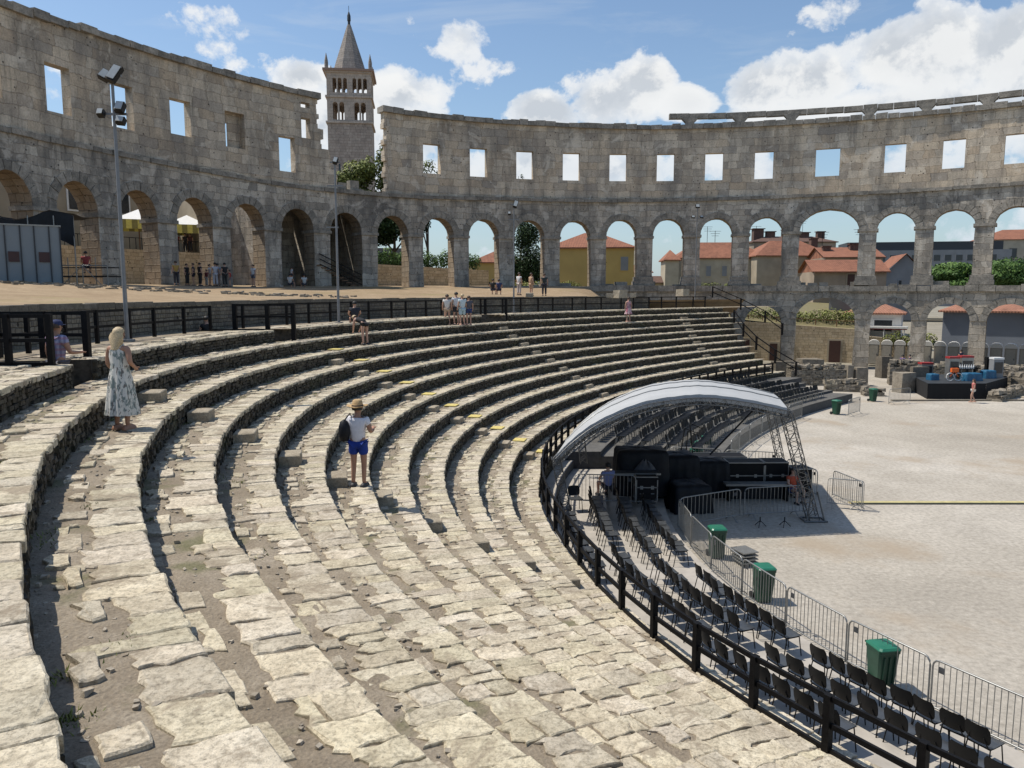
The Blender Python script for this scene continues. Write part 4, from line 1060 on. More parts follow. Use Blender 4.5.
# ------------------------------------------------------------------ canopy on trusses
can=thing('stage_canopy',(5,26,0),'low arched white fabric canopy on aluminium trusses over the equipment','canopy')
def cpart(b,name,mat):
    o=b.build(name,mat,can); o.matrix_parent_inverse=Matrix.Translation(-can.location); return o
FA=[(1.34,23.0,2.59),(1.92,23.1,3.15),(2.7,23.3,3.65),(3.97,23.6,4.13),(5.25,23.8,4.32),(6.21,23.9,4.34),(7.53,24.1,4.15),(8.75,24.2,3.88)]
BA=[(x+1.25+.02*i,y+6.0,z-.12-.02*i) for i,(x,y,z) in enumerate(FA)]
def smooth_curve(P_,n):
    out=[]; m=len(P_)-1
    for i in range(n+1):
        u=i/n*m; k=min(m-1,int(u)); f=u-k; p=[Vector(P_[max(0,min(m,k+j))]) for j in (-1,0,1,2)]
        out.append(.5*((2*p[1])+(-p[0]+p[2])*f+(2*p[0]-5*p[1]+4*p[2]-p[3])*f*f+(-p[0]+3*p[1]-3*p[2]+p[3])*f**3))
    return out
FC=smooth_curve(FA,42); BC=smooth_curve(BA,42)
b=MB(); rows=[]
for j in range(13):
    f=j/12; rows.append([p.lerp(q,f)+Vector((0,0,.07+.10*sin(pi*f)+.008*sin(i*2.1))) for i,(p,q) in enumerate(zip(FC,BC))])
b.grid(rows); 
fr=rows[0]; b.grid([fr,[p-Vector((0,0,.22)) for p in fr]]); bk=rows[-1]; b.grid([bk,[p-Vector((0,0,.2)) for p in bk]])
cpart(b,'roof_fabric',M['roofcloth'])
for j in (4,8):
    b=MB(); b.tube([p+Vector((0,0,.012)) for p in rows[j]],.022,4); cpart(b,'roof_seam',M['galv'])
def truss(b,pts,w=.22,r=.017,tri=False):
    pts=[Vector(p) for p in pts]; fr=[]
    for i,p in enumerate(pts):
        d=(pts[min(i+1,len(pts)-1)]-pts[max(0,i-1)]).normalized(); u=Vector((0,0,1)) if abs(d.z)<.8 else Vector((0,1,0))
        x=d.cross(u).normalized(); y=x.cross(d).normalized(); fr.append([p+x*a*w/2+y*c*w/2 for a,c in ((-1,-1),(1,-1),(1,1),(-1,1))])
    for k in range(4): b.tube([f[k] for f in fr],r,5,smooth=True)
    for i in range(len(fr)-1):
        for k in range(4):
            a,c=(fr[i][k],fr[i+1][(k+1)%4]) if i%2 else (fr[i][(k+1)%4],fr[i+1][k]); b.bar(a,c,r*.9)
        for k in range(4): b.bar(fr[i][k],fr[i][(k+1)%4],r*.8)
for nm,CV in (('front_arch_truss',FC),('rear_arch_truss',BC)):
    b=MB(); truss(b,[p-Vector((0,0,.13)) for p in CV]); cpart(b,nm,M['alu'])
for i in (0,10,21,32,42):
    b=MB(); p,q=FC[i],BC[i]; truss(b,[p.lerp(q,j/16)-Vector((0,0,.14)) for j in range(17)],.2,.018); cpart(b,'cross_truss',M['alu'])
def leg(p,q,n=12,w=.26):
    b=MB(); p=Vector(p); q=Vector(q); truss(b,[p.lerp(q,i/n) for i in range(n+1)],w); cpart(b,'leg_truss',M['alu'])
leg((1.34,23.0,2.6),(1.75,23.2,.55)); leg((2.6,28.9,2.35),(2.75,28.9,1.1),6)
leg((8.75,24.25,3.8),(10.1,25.1,.02),14,.32); leg((10.1,30.2,3.6),(11.2,31.0,.02),14)
b=MB(); b.tube([(10.0,29.8,3.6),(7.5,28.6,1.5)],.035,6); cpart(b,'brace_pole',M['blacksteel'])
b=MB(); 
for s in (-.3,.3):
    b.tube([(10.1+s,24.85,.02),(10.1+s*.3,25.05,1.0)],.03,6)
b.tube([(9.7,24.8,.03),(10.5,24.85,.03)],.03,6); b.tube([(9.75,25.35,.03),(10.5,25.3,.03)],.03,6); b.bar((9.75,25.3,.03),(9.75,24.8,.03),.05); b.bar((10.45,25.3,.03),(10.45,24.8,.03),.05)
cpart(b,'base_outrigger',M['alu'])
for x,y,z in ((9.6,29.2,3.3),(9.3,28.6,3.3)):
    b=MB(); b.tube([(x,y,z+.35),(x,y,z+.1)],.03,6); b.tube([(x,y,z+.12),(x+.1,y-.15,z-.18)],[.1,.17],10); cpart(b,'hanging_lamp',M['blacksteel'])

M['flap']=simple('grey_tarp',(.06,.062,.072),.5,var=.3,scale=5)
# ------------------------------------------------------------------ equipment under the canopy
def flight_case(loc,sz,rz,label,lids=True,mat='case'):
    root=thing('flight_case',loc,label,'equipment case',rz); w_,d_,h_=sz
    b=MB(); b.box((0,0,h_/2+.1),(w_-.03,d_-.03,h_-.2)); b.build('shell',M[mat],root)
    b=MB(); e=.035
    for x in (-1,1):
        for y in (-1,1): b.box((x*(w_-e)/2,y*(d_-e)/2,h_/2),(e,e,h_-.2))
        for z in (.1,h_*.62,h_): 
            b.box((x*(w_-e)/2,0,z-.0),(e*.9,d_,e))
    for y in (-1,1):
        for z in (.1,h_*.62,h_): b.box((0,y*(d_-e)/2,z),(w_,e*.9,e))
    b.build('edge_trim',M['galv'],root)
    for y in (-1,):
        for x in (-w_*.25,w_*.25):
            b=MB(); b.box((x,y*(d_/2+.005),h_*.62),(.1,.02,.12)); b.tube([(x-.06,y*(d_/2+.03),h_*.4),(x+.06,y*(d_/2+.03),h_*.4)],.012,6); b.build('latch',M['galv'],root)
    for x in (-1,1):
        for y in (-1,1):
            b=MB(); b.tube([(x*(w_/2-.1),y*(d_/2-.1)-.02,.05),(x*(w_/2-.1),y*(d_/2-.1)+.02,.05)],.05,10); b.build('caster',M['rubber'],root)
    return root
def draped(loc,sz,rz,label,name='covered_mixing_desk',mat='tarp',bulge=.06,seed=1):
    root=thing(name,loc,label,'covered equipment',rz); r=random.Random(seed); w_,d_,h_=sz; b=MB(); n=12
    prof=[(1.08,0),(1.04,h_*.3),(1.0,h_*.7),(.98,h_*.92),(.9,h_),(.5,h_+.03),(.0,h_+.04)]
    rows=[]
    for f,z in prof:
        row=[]
        for i in range(40):
            a=2*pi*i/40; c_,s_=cos(a),sin(a); m=max(abs(c_),abs(s_)); x,y=c_/m,s_/m
            fo=1+bulge*sin(i*1.9+seed)*(1-z/h_*.7)*(1 if f>.6 else 0)+r.uniform(-.01,.01)
            row.append((x*w_/2*f*fo,y*d_/2*f*fo,z+.03*sin(i*1.3)*(1 if 0<z<h_ else .3)))
        rows.append(row)
    b.grid(rows,close=True,smooth=True); b.build('tarpaulin',M[mat],root)
    if bulge==.06 and seed==1:
        b=MB(); rows=[]
        for i in range(9):
            f=i/8; rows.append([(.05+.75*(j/7-.5)*(.25+.9*sin(pi*min(.8,f))),-d_*.56-.10*sin(pi*j/7)*f-.04*sin(j*2.2+i),h_*(.82-.62*f)+.06*sin(j*1.8)) for j in range(8)])
        b.grid(rows); b.build('loose_flap',M['flap'],root)
    return root
draped((4.65,27.3,.4),(1.85,1.2,1.6),0,'tall mixing desk wrapped in black tarpaulin with a loose hanging flap')
draped((6.2,28.3,0),(1.3,1.2,1.6),.1,'black draped equipment stack left of the long flight cases','covered_equipment_stack',seed=4)
draped((6.2,26.5,0),(1.3,1.3,.95),.1,'low black draped cube behind the barrier corner','covered_equipment_stack',seed=9)
draped((7.45,28.4,0),(1.2,1.0,1.35),.0,'crumpled black cover over cases at the left end of the long row','covered_equipment_stack',seed=5,bulge=.1)
flight_case((8.75,28.5,0),(1.35,.8,1.28),0,'large black flight case with silver trim, left of the long row')
flight_case((9.9,28.55,0),(.9,.8,1.28),0,'large black flight case with silver trim, right end of the long row')
flight_case((8.2,30.6,0),(2.4,.9,1.05),0,'wide low black flight case behind the row of tall ones')
flight_case((4.6,25.9,.4),(.75,.6,.95),0,'open-fronted rack case with pale trim behind the stage-side chairs')
flight_case((10.75,28.2,0),(.7,.7,1.1),.1,'small square black flight case beside the leaning truss leg')
t=thing('folding_table',(4.2,26.3,.4),'low dark work table with a pale edge in front of the mixing desk','table')
b=MB(); b.box((0,0,.95),(1.9,.5,.05)); b.build('tabletop',M['darkline'],t)
b=MB(); b.box((0,-.262,.95),(1.9,.02,.06)); b.build('edge_strip',M['galv'],t)
for x in (-.85,.85):
    for y in (-.2,.2): b=MB(); b.tube([(x,y,0),(x,y,.93)],.018,6); b.build('leg',M['blacksteel'],t)
t=thing('equipment_bench',(9.0,27.6,0),'long bench with pale top edge in front of the flight cases','bench')
b=MB(); b.box((0,0,.62),(2.4,.45,.07)); b.build('bench_top',M['galv'],t)
for x in (-1.05,1.05): b=MB(); b.box((x,0,.3),(.08,.4,.58)); b.build('leg',M['blacksteel'],t)
b=MB(); b.box((0,.1,.3),(2.0,.03,.55)); b.build('back_cloth',M['tarp'],t)
t=thing('microphone_stand',(6.9,30.2,0),'thin black microphone stands leaning behind the draped stack','stand')
for k,(a,c) in enumerate((((0,0,0),(.1,0,2.1)),((.5,.2,0),(.2,.1,2.4)),((-.3,.1,0),(.0,.1,2.2)))):
    b=MB(); b.tube([a,c],.02,6); b.tube([c,(c[0]+.5,c[1],c[2]-.2)],.015,5); b.build('stand_pole',M['blacksteel'],t)
b=MB(); b.tube([(12.3,27.25,.03),(22,27.1,.03),(34,27.0,.03),(60,26.9,.03)],.16,6); b2=MB()
b2.box((36,27.2,.025),(47.5,.22,.05),m=0); b2.box((36,27.05,.012),(47.5,.08,.024),m=1)  # thin black strip stands in for the shade along the ramp's near side
b2.build('cable_ramp',[simple('yellow_cable_ramp',(.50,.43,.20),.6,var=.15),M['rubber']],label='long straight yellow cable ramp crossing the gravel floor',cat='cable ramp',loc=(36,27.2,0))
for i,(x,y) in enumerate(((8.1,24.4),(8.9,24.4))):
    b=MB()
    for a in (0,2.1,4.2): b.bar((x,y,.2),(x+.2*cos(a),y+.2*sin(a),.01),.02)
    b.tube([(x,y,.15),(x,y,.32)],.02,5); b.build('floor_stand',M['blacksteel'],label=('left' if i==0 else 'right')+' one of two tiny black stands on the shaded gravel',cat='stand',loc=(x,y,0))
t=thing('pallet_stack',(6.55,20.9,0),'flat grey metal plates leaning behind the bin at the barrier corner','metal plates')
for i in range(4): b=MB(); b.box((0,.02*i,.12+.09*i),(.5,.6,.03),.2+.05*i); b.build('plate',M['galv'],t)

# ------------------------------------------------------------------ floodlight poles
def lamp_post(x,y,z,top,label,heads,tilt=(0,0),low=None):
    root=thing('floodlight_pole',(x,y,z),label,'lamp post',group='grey floodlight poles behind the top fence'); h=top-z
    b=MB(); b.tube([(0,0,0),(tilt[0]*.5,0,h*.5),(tilt[0],tilt[1],h)],[.06,.05,.04],10); b.tube([(0,0,0),(0,0,.06)],.2,10); b.build('mast',M['pole'],root)
    b=MB(); b.bar((tilt[0]-.35,tilt[1],h-1.0),(tilt[0]+.35,tilt[1],h-1.0),.06); b.bar((tilt[0]-.2,tilt[1],h),(tilt[0]+.25,tilt[1],h),.06); b.build('crossarm',M['pole'],root)
    for (dx,dz,sx,sz,rot) in heads:
        b=MB(); R=Matrix.Rotation(rot,3,'Y')@Matrix.Rotation(-.5,3,'X'); b.box((tilt[0]+dx,tilt[1]-.1,h+dz),(sx*.85,.16,sz*.85),R=R); f=b.build('lamp_head',M['blacksteel'],root)
        b=MB(); q=R@Vector((0,-.095,0)); b.box((tilt[0]+dx+q.x,tilt[1]-.1+q.y,h+dz+q.z),(sx*.7,.02,sz*.7),R=R); b.build('lamp_glass',M['lampglass'],f)
    if low: b=MB(); b.bar((-.45,0,low),(.1,0,low),.05); b.build('bracket',M['pole'],root)
lamp_post(-10.8,21.6,ez(0)-.03,13.4,'grey floodlight pole with several lamps, nearest, at far left',[(-.13,-.02,.30,.34,.5),(.12,.02,.28,.62,.35),(-.30,-1.0,.2,.22,0),(.22,-.85,.26,.34,.1),(.22,-1.2,.26,.22,.1)],(0,0))
lamp_post(-7.7,34.3,ez(0)-.03,13.2,'grey floodlight pole standing left of the gap in the wall',[(.06,.05,.22,.34,.2)],(0,0),low=4.2)
lamp_post(.12,52.2,ez(0)-.03,13.4,'grey floodlight pole standing in front of the dark cypress arch',[(-.3,-.6,.22,.22,0),(.12,.0,.32,.6,.3)],(0,0),low=3.8)
lamp_post(17.6,74.5,6.0,15.6,'grey floodlight pole in front of the beige houses, farthest right',[(-.4,-.9,.35,.25,0),(.4,-.9,.35,.25,0),(.0,.1,.45,.4,0)],(0,0))
# ------------------------------------------------------------------ town outside the wall
def house(name,label,cat,c,w_,d_,zb,ze,rh,rz,wm,rm,roof='hip',wins=(),chim=(),ant=(),over=.4,ridge='x',winmat='glassdk',frame='white',doors=(),group=None):
    root=thing(name,(c[0],c[1],zb),label,cat,rz,group); h=ze-zb
    b=MB(); b.box((0,0,h/2),(w_,d_,h)); b.build('wall',M[wm],root)
    a,e=w_/2+over,d_/2+over; b=MB()
    if roof=='hip':
        r=max(0,a-e*.95) if ridge=='x' else 0; ry=0 if ridge=='x' else max(0,e-a*.95)
        p=[(-a,-e,h),(a,-e,h),(a,e,h),(-a,e,h)]; t=[(-r,-ry,h+rh),(r,ry,h+rh)]
        if ridge=='x': b.face([p[0],p[1],t[1],t[0]]); b.face([p[1],p[2],t[1]]); b.face([p[2],p[3],t[0],t[1]]); b.face([p[3],p[0],t[0]])
        else: b.face([p[0],p[1],t[0]]); b.face([p[1],p[2],t[1],t[0]]); b.face([p[2],p[3],t[1]]); b.face([p[3],p[0],t[0],t[1]])
        b.box((0,0,h-.08),(2*a,2*e,.18))
    elif roof=='gable':
        if ridge=='x':
            b.face([(-a,-e,h),(a,-e,h),(a,0,h+rh),(-a,0,h+rh)]); b.face([(a,e,h),(-a,e,h),(-a,0,h+rh),(a,0,h+rh)])
            b.face([(-a+over,-e+over,h),(-a+over,0,h+rh-.1),(-a+over,e-over,h)]); b.face([(a-over,-e+over,h),(a-over,e-over,h),(a-over,0,h+rh-.1)])
        else:
            b.face([(-a,-e,h),(0,-e,h+rh),(0,e,h+rh),(-a,e,h)]); b.face([(a,-e,h),(a,e,h),(0,e,h+rh),(0,-e,h+rh)])
            b.face([(-a+over,-e+over,h),(a-over,-e+over,h),(0,-e+over,h+rh-.1)],m=1)
        b.box((0,-e+.05,h-.05),(2*a,.15,.15)) if ridge=='x' else None
    else: b.box((0,0,h+rh/2),(2*a,2*e,rh))
    ro=b.build('roof',[M[rm],M[wm]],root)
    for (x,y,ww,hh) in chim:
        b=MB(); zt=h+rh*.4+hh; b.box((x,y,(h+zt)/2),(ww,ww*.8,zt-h)); b.box((x,y,zt+.08),(ww*1.25,ww,.16)); b.build('chimney',M['tile2'],ro)
    for (x,y,hh) in ant:
        b=MB(); b.tube([(x,y,h),(x,y,h+rh+hh)],.05,5)
        for k in range(3): b.tube([(x-1.1+.2*k,y,h+rh+hh-.1-.45*k),(x+1.1-.2*k,y,h+rh+hh-.1-.45*k)],.03,4)
        b.build('antenna',M['blacksteel'],ro)
    for (face,u,z,ww,hh) in wins:
        b=MB(); y=-d_/2-.02
        if face=='f': b.box((u,-d_/2-.03,z-zb),(ww+.3,.08,hh+.3)); f=b.build('window',M[frame],root); b=MB(); b.box((u,-d_/2-.085,z-zb),(ww,.04,hh)); b.build('pane',M[winmat],f)
        elif face=='l': b.box((-w_/2-.03,u,z-zb),(.08,ww+.3,hh+.3)); f=b.build('window',M[frame],root); b=MB(); b.box((-w_/2-.085,u,z-zb),(.04,ww,hh)); b.build('pane',M[winmat],f)
    for (u,ww,hh) in doors:
        b=MB(); b.box((u,-d_/2-.04,hh/2),(ww,.1,hh)); b.build('door',M['door'],root)
    return root
# bell tower
bt=thing('bell_tower',(-27.0,133.6,8),'tall slender stone bell tower with pointed spire behind the broken wall','bell tower',.12)
b=MB(); W_=7.1
b.box((0,0,13.7),(W_,W_,27.4)); b.build('shaft',M['tower'],bt)
def arcade_stage(z0,z1,openings,ow,zo0,zo1,nm):
    b=MB(); t=.7; xs=[]; 
    for s in range(4):
        R=Matrix.Rotation(s*pi/2,3,'Z')
        def bx(x0,x1,za,zb_):
            c=Vector(((x0+x1)/2,-W_/2+t/2,(za+zb_)/2)); q=R@c; b.box((q.x,q.y,q.z),(x1-x0,t,zb_-za) ,s*pi/2)
        x=-W_/2+(0 if s%2==0 else t)
        xe=W_/2-(0 if s%2==0 else t)
        bx(x,xe,z0,zo0); bx(x,xe,zo1,z1)
        for o in openings+[None]:
            if o is None: bx(x,xe,zo0,zo1)
            else:
                bx(x,o-ow/2,zo0,zo1)
                # arched head
                rows=[]; n=8
                for i in range(n+1):
                    a=pi-pi*i/n; rows.append((o+ow/2*cos(a),zo1-ow/2+ow/2*sin(a)))
                for (xa,za),(xb,zb2) in zip(rows,rows[1:]):
                    for yy in (-W_/2,-W_/2+t):
                        pts=[R@Vector(q) for q in ((xa,yy,za),(xb,yy,zb2),(xb,yy,zo1),(xa,yy,zo1))]; b.face(pts)
                    pts=[R@Vector(q) for q in ((xa,-W_/2,za),(xb,-W_/2,zb2),(xb,-W_/2+t,zb2),(xa,-W_/2+t,za))]; b.face(pts)
                x=o+ow/2
    b.box((0,0,z0+.15),(W_-1.4,W_-1.4,.3)); b.build(nm,M['towertop'],bt)
arcade_stage(27.4,31.1,[-2.25,-1.2,1.2,2.25],.8,27.6,30.4,'lower_belfry')
arcade_stage(31.4,35.0,[-2.3,-1.45,-.6,.9,1.75,2.6],.62,31.9,34.2,'upper_belfry')
for z in (27.2,31.25,35.1): b=MB(); b.box((0,0,z),(W_+.5,W_+.5,.3)); b.build('string_course',M['towertop'],bt)
b=MB(); b.box((0,0,35.4),(W_+1.1,W_+1.1,.35)); b.build('cornice',M['rose'],bt)
b=MB(); n=8; zs=[(35.6,2.95),(37.5,2.35),(40,1.5),(42.3,.75),(43.6,.28)]
b.grid([[(r*cos(pi/8+2*pi*k/n),r*sin(pi/8+2*pi*k/n),z) for k in range(n)] for z,r in zs],close=True,smooth=False); sp=b.build('spire',M['spire'],bt)
b=MB(); b.tube([(0,0,43.3),(0,0,44.6)],.22,8); b.tube([(0,0,44.2),(0,0,45.0),(0,0,45.6)],[.3,.28,.1],8); b.tube([(.25,0,44.9),(-.25,0,45.1)],.1,5); b.tube([(0,0,45.4),(0,0,46.6)],.04,5); b.build('finial_statue',M['darkline'],sp)
for x in (-1,1):
    for y in (-1,1): b=MB(); b.tube([(x*3.5,y*3.5,35.5),(x*3.5,y*3.5,36.6),(x*3.5,y*3.5,37.0),(x*3.5,y*3.5,38.0)],[.3,.3,.24,.03],8); b.build('pinnacle',M['spire'],bt)
for x,z in ((-1.8,19.9),(1.9,20.0)): b=MB(); b.box((x,-W_/2-.02,z),(.28,.08,1.3)); b.build('slit_window',M['glassdk'],bt)
# ochre house
house('ochre_house','large ochre yellow house with hipped red tile roof behind the middle arches','house',(12.3,121),12.6,11,7.6,14.2,2.5,-.10,'yellowp','tile','hip',wins=[('f',4.9,11.8,1.1,2.0),('f',.9,11.4,1.2,2.0)],winmat='greyp',frame='yellowp')
house('ochre_house','smaller ochre house with red roof seen left of the dark cypress','house',(-2.9,135),9,9,7.6,12.6,2.0,.15,'yellowp','tile','hip')
# beige houses
house('beige_house','long beige house with narrow windows and hipped red roof','house',(40.2,153),17.0,9,6.0,14.1,3.2,-.05,'cream','tile','hip',wins=[('f',-2.4,11.6,.9,1.9),('f',.6,11.6,.9,1.9),('f',3.6,11.6,.8,1.9),('f',-2.4,8.3,.9,1.2),('f',.2,8.2,.8,1.2),('f',-6.8,11.6,.9,1.9)],winmat='greyp',frame='cream',chim=((3,1,1.1,1.2),),ant=((0,2,2.4),(4.5,1,1.7)))
house('beige_house','beige house with flat pink roof block and white vents, right of its long neighbour','house',(52.5,150),14.5,9,6.0,14.4,3.0,.08,'beige','tile','hip',wins=[('f',2.6,12.6,.8,1.1),('f',4.5,12.6,.6,1.2)],winmat='brownvent',frame='beige',chim=((5.6,0,1.3,2.2),))
house('brick_house','old brown house top with thick chimneys behind the beige roofs','house',(62,175),18,8,8,18.6,1.4,.0,'brownp','tile2','hip',chim=((-7,0,2.2,2.4),(-4.2,0,1.8,1.8),(-1,0,1.2,2.2),(3,0,2.4,1.6),(7,0,1.6,1.8)),ant=((-7,1,2.4),(3.4,1,4.0)))
house('brick_house','small brown brick house top with pink flat roof behind the long beige house','house',(43.5,170),7.5,6,8,17.3,.5,.0,'brownp','tile2','flat',ant=((-3,0,5),(-1,0,4)))
house('tall_roof_house','house with big red roof and rooftop chimneys behind the wide arch','house',(59.6,140),9.5,12,5,13.6,2.0,-.12,'brownp','tile','gable',chim=((-3.6,-2,1.3,1.2),(1.2,-1.5,1.5,1.6),(3.2,-1.5,1.5,1.6)),ant=((-3.8,0,2.8),(2.6,0,3.2)),)
house('barn_house','long plain grey-beige house with sloping red roof and a dark door, behind the wide arch','house',(45.0,106),9.2,7,3.5,10.3,1.7,-.10,'brownp','tile','gable',doors=(),wins=[('f',.1,8.9,.9,2.1)],winmat='door',frame='beige')
house('gable_house','narrow grey gabled house end with red roof right of the wide arch','house',(58.6,118),6.2,9,3.5,9.8,3.4,-.25,'greyp','tile','gable',ridge='y',wins=[('f',-.6,8.7,.35,1.2),('f',1.2,8.7,.35,.9)],frame='greyp')
house('long_office_block','long grey modern block with dark top floor and ribbon windows','building',(107,206),40,14,4,18.3,2.2,-.2,'greyp','darkline','flat',over=-1.5,wins=[('f',-18+2.6*i,16.3,1.5,1.5) for i in range(14)],frame='greyp')
house('school_building','pale stone building with arched windows and red roof at the far right','building',(150,222),34,16,6,22.2,3.2,-.3,'cream','tile','hip',wins=[('f',-13+4.4*i,18.4,1.8,2.6) for i in range(7)],frame='beige')
house('red_roof_house','distant low house with long red roof left of the pale school','house',(118,222),26,12,6,18.6,2.6,-.2,'cream','tile','hip')
house('pink_house','small pink house with a flat white roof edge at the right border','house',(75.5,112),6.5,7,3,10.5,.35,-.3,'pinkp','white','flat',wins=[('f',-.6,8.6,.9,2.4)],frame='pinkp')
house('low_red_house','low distant house with two stepped red roofs in the open arch','house',(23.5,160),8,7,6,11.6,1.6,.2,'brownp','tile','gable')
house('low_red_house','nearer terrace house with faded red roof beside the pale house corner','house',(27.5,150),6.5,6,5,9.4,1.3,.1,'cream','tile2','gable')
house('corner_house','narrow pale house corner with red eaves left of the long beige house','house',(30.0,148),2.5,6,5,13.6,2.0,-.05,'cream','tile','hip')
# buildings seen through the left arches
def lefthouse(n0,n1,off,zb,ze,mat,label,wins=(),roof=True,dep=8):
    s0,s1=SN(n0),SN(n1); p,q=EP(s1,off),EP(s0,off); c=((p[0]+q[0])/2,(p[1]+q[1])/2); d=EP((s0+s1)/2,off+dep/2); rz=atan2(q[1]-p[1],q[0]-p[0]); w_=hypot(q[0]-p[0],q[1]-p[1])
    return house('town_house',label,'house',d,w_,dep,zb,ze,.3 if not roof else 1.8,rz,mat,'tile' if roof else mat,'hip' if roof else 'flat',wins=wins,over=.2)
lefthouse(13.4,18,14,10,19,'greyp','tall grey plastered house behind the two leftmost arches',wins=[('f',4,14.4,1.2,1.7),('f',-3,14.6,1.2,1.7)],roof=False)
lefthouse(11.2,13.55,15,10,19.5,'beige','beige house with one dark shuttered window behind the umbrellas',wins=[('f',-.2,15.6,1.1,1.9),('f',4.2,15.6,1.1,1.9)],roof=False)
lefthouse(10.5,11.25,7.2,8,17,'beige','tan stone house with a timber beam behind the fifth arch',wins=[('f',.4,10.6,.8,2.9)],roof=False,dep=6)
t=thing('parked_bus',EP(SN(7.9),24)+(9,),'grey low building with dark square windows behind the oleander hedge','building')
b=MB(); p=EP(SN(7.9),24); b.box((0,0,2.0),(16,4,4)); b.build('wall',M['greyp'],t); t.name='garage_building'
t.rotation_euler=(0,0,.3)
for i in range(5): b=MB(); b.box((-6+3*i,-2.04,2.6),(1.6,.1,1.7)); b.build('window',M['glassdk'],t)
# retaining wall outside behind the left arches, hedge on top
rw=thing('street_wall',EP(SN(9),7)+(8,),'tan stone retaining wall of the street behind the left arches','stone wall')
b=MB()
def strip_wall(b,n0,n1,off,z0,z1a,z1b,th=.6,k=24):
    for i in range(k):
        a,c=SN(n0)+(SN(n1)-SN(n0))*i/k,SN(n0)+(SN(n1)-SN(n0))*(i+1)/k; za=z1a+(z1b-z1a)*i/k; zc=z1a+(z1b-z1a)*(i+1)/k
        b.face([P3(a,off,z0),P3(c,off,z0),P3(c,off,zc),P3(a,off,za)],uv=[(a,z0),(c,z0),(c,zc),(a,za)]); b.face([P3(a,off,za),P3(c,off,zc),P3(c,off+th,zc),P3(a,off+th,za)])
strip_wall(b,5.9,9.0,6.9,7.4,10.0,10.7); strip_wall(b,11.0,17,6.9,7.4,11.0,11.2)
o=b.build('wall_face',M['tanwall'],rw); o.matrix_parent_inverse=Matrix.Translation(-rw.location)
b=MB(); rows=[]
for i in range(40):
    n=3+14*i/39; zz=interp([(3,7.6),(5.6,7.8),(6.2,9.9),(9,10.6),(11,11.0),(17,11.1)],n); rows.append([P3(SN(n),o_,zz-.02) for o_ in (7.2,14,30,60,100)])
b.grid(rows,smooth=False); b.build('upper_street',M['outground'],kind='structure',label='raised street ground behind the left half of the wall')
b=MB(); rows=[]
for i in range(30):
    n=-1.05+4.55*i/29; zz=interp([(-1.7,3.3),(0,4.2),(1.2,4.9),(3.5,5.4)],n); rows.append([P3(SN(n),o_,z) for o_,z in ((7.4,zz-.1),(10,zz+.5),(15,zz+1.6),(26,zz+2.3),(50,zz+2.4),(140,zz+1.0))])
b.grid(rows,smooth=True); b.build('terrain',foliage('grassy_slope',(.07,.075,.03),(.14,.13,.055),(.22,.19,.10)),kind='structure',label='grassy slope rising behind the tan stone wall')
# tan wall with doors seen through the lower arches
tw=thing('tan_stone_wall',EP(SN(.5),7)+(0,),'tan squared-stone retaining wall with dark doors beyond the lower arches','stone wall')
b=MB(); strip_wall(b,-1.08,3.0,7.0,-.3,3.6,5.0); strip_wall(b,-2.3,-1.08,8.6,-.3,2.3,2.9); o=b.build('wall_face',M['tanwall'],tw); o.matrix_parent_inverse=Matrix.Translation(-tw.location)
def onwall(n,off,z): return Vector(P3(SN(n),off,z))
def wallpanel(root,name,n,off,w_,z0,z1,mat,th=.08,parent=None):
    p,q=EP(SN(n)-w_/2,off),EP(SN(n)+w_/2,off); b=MB(); c=((p[0]+q[0])/2,(p[1]+q[1])/2,(z0+z1)/2); b.box(c,(w_,th,z1-z0),atan2(p[1]-q[1],p[0]-q[0]))
    o=b.build(name,mat if not isinstance(mat,str) else M[mat],parent or root); o.matrix_parent_inverse=Matrix.Translation(-root.location); return o
for n,w_,z1 in ((-.72,1.15,2.35),(.12,.8,1.9),(.66,.75,2.3)):
    wallpanel(tw,'door_frame',n,6.97,w_+.4,-.2,z1+.2,'cream'); wallpanel(tw,'door',n,6.90,w_,-.2,z1,'door')
for n,w_,z0,z1 in ((-.12,.9,1.2,2.3),(1.05,1.3,1.0,2.1)): wallpanel(tw,'window',n,6.94,w_,z0,z1,'glassdk')
for k in range(14):
    n=-1.0+k*.27; zz=interp([(-1.05,3.6),(3,5.0)],n); b=MB(); q=P3(SN(n),8.0,zz); b.bar((q[0],q[1],zz-.3),(q[0],q[1],zz+.9),.08); o=b.build('fence_post',M['wood'],tw); o.matrix_parent_inverse=Matrix.Translation(-tw.location)
b=MB()
for k in range(40):
    n=-1.0+k*.09; zz=interp([(-1.05,3.6),(3,5.0)],n); z2=interp([(-1.05,3.6),(3,5.0)],n+.09); b.bar(P3(SN(n),8.0,zz+.8),P3(SN(n+.11),8.0,z2+.8),.06)
o=b.build('fence_rail',M['wood'],tw); o.matrix_parent_inverse=Matrix.Translation(-tw.location)
house('grey_shed','slate grey windowless shed on the slope behind the wide lower arch','shed',(40.2,92.5),4.2,3,4.5,7.3,.2,-.4,'greyp','greyp','flat')
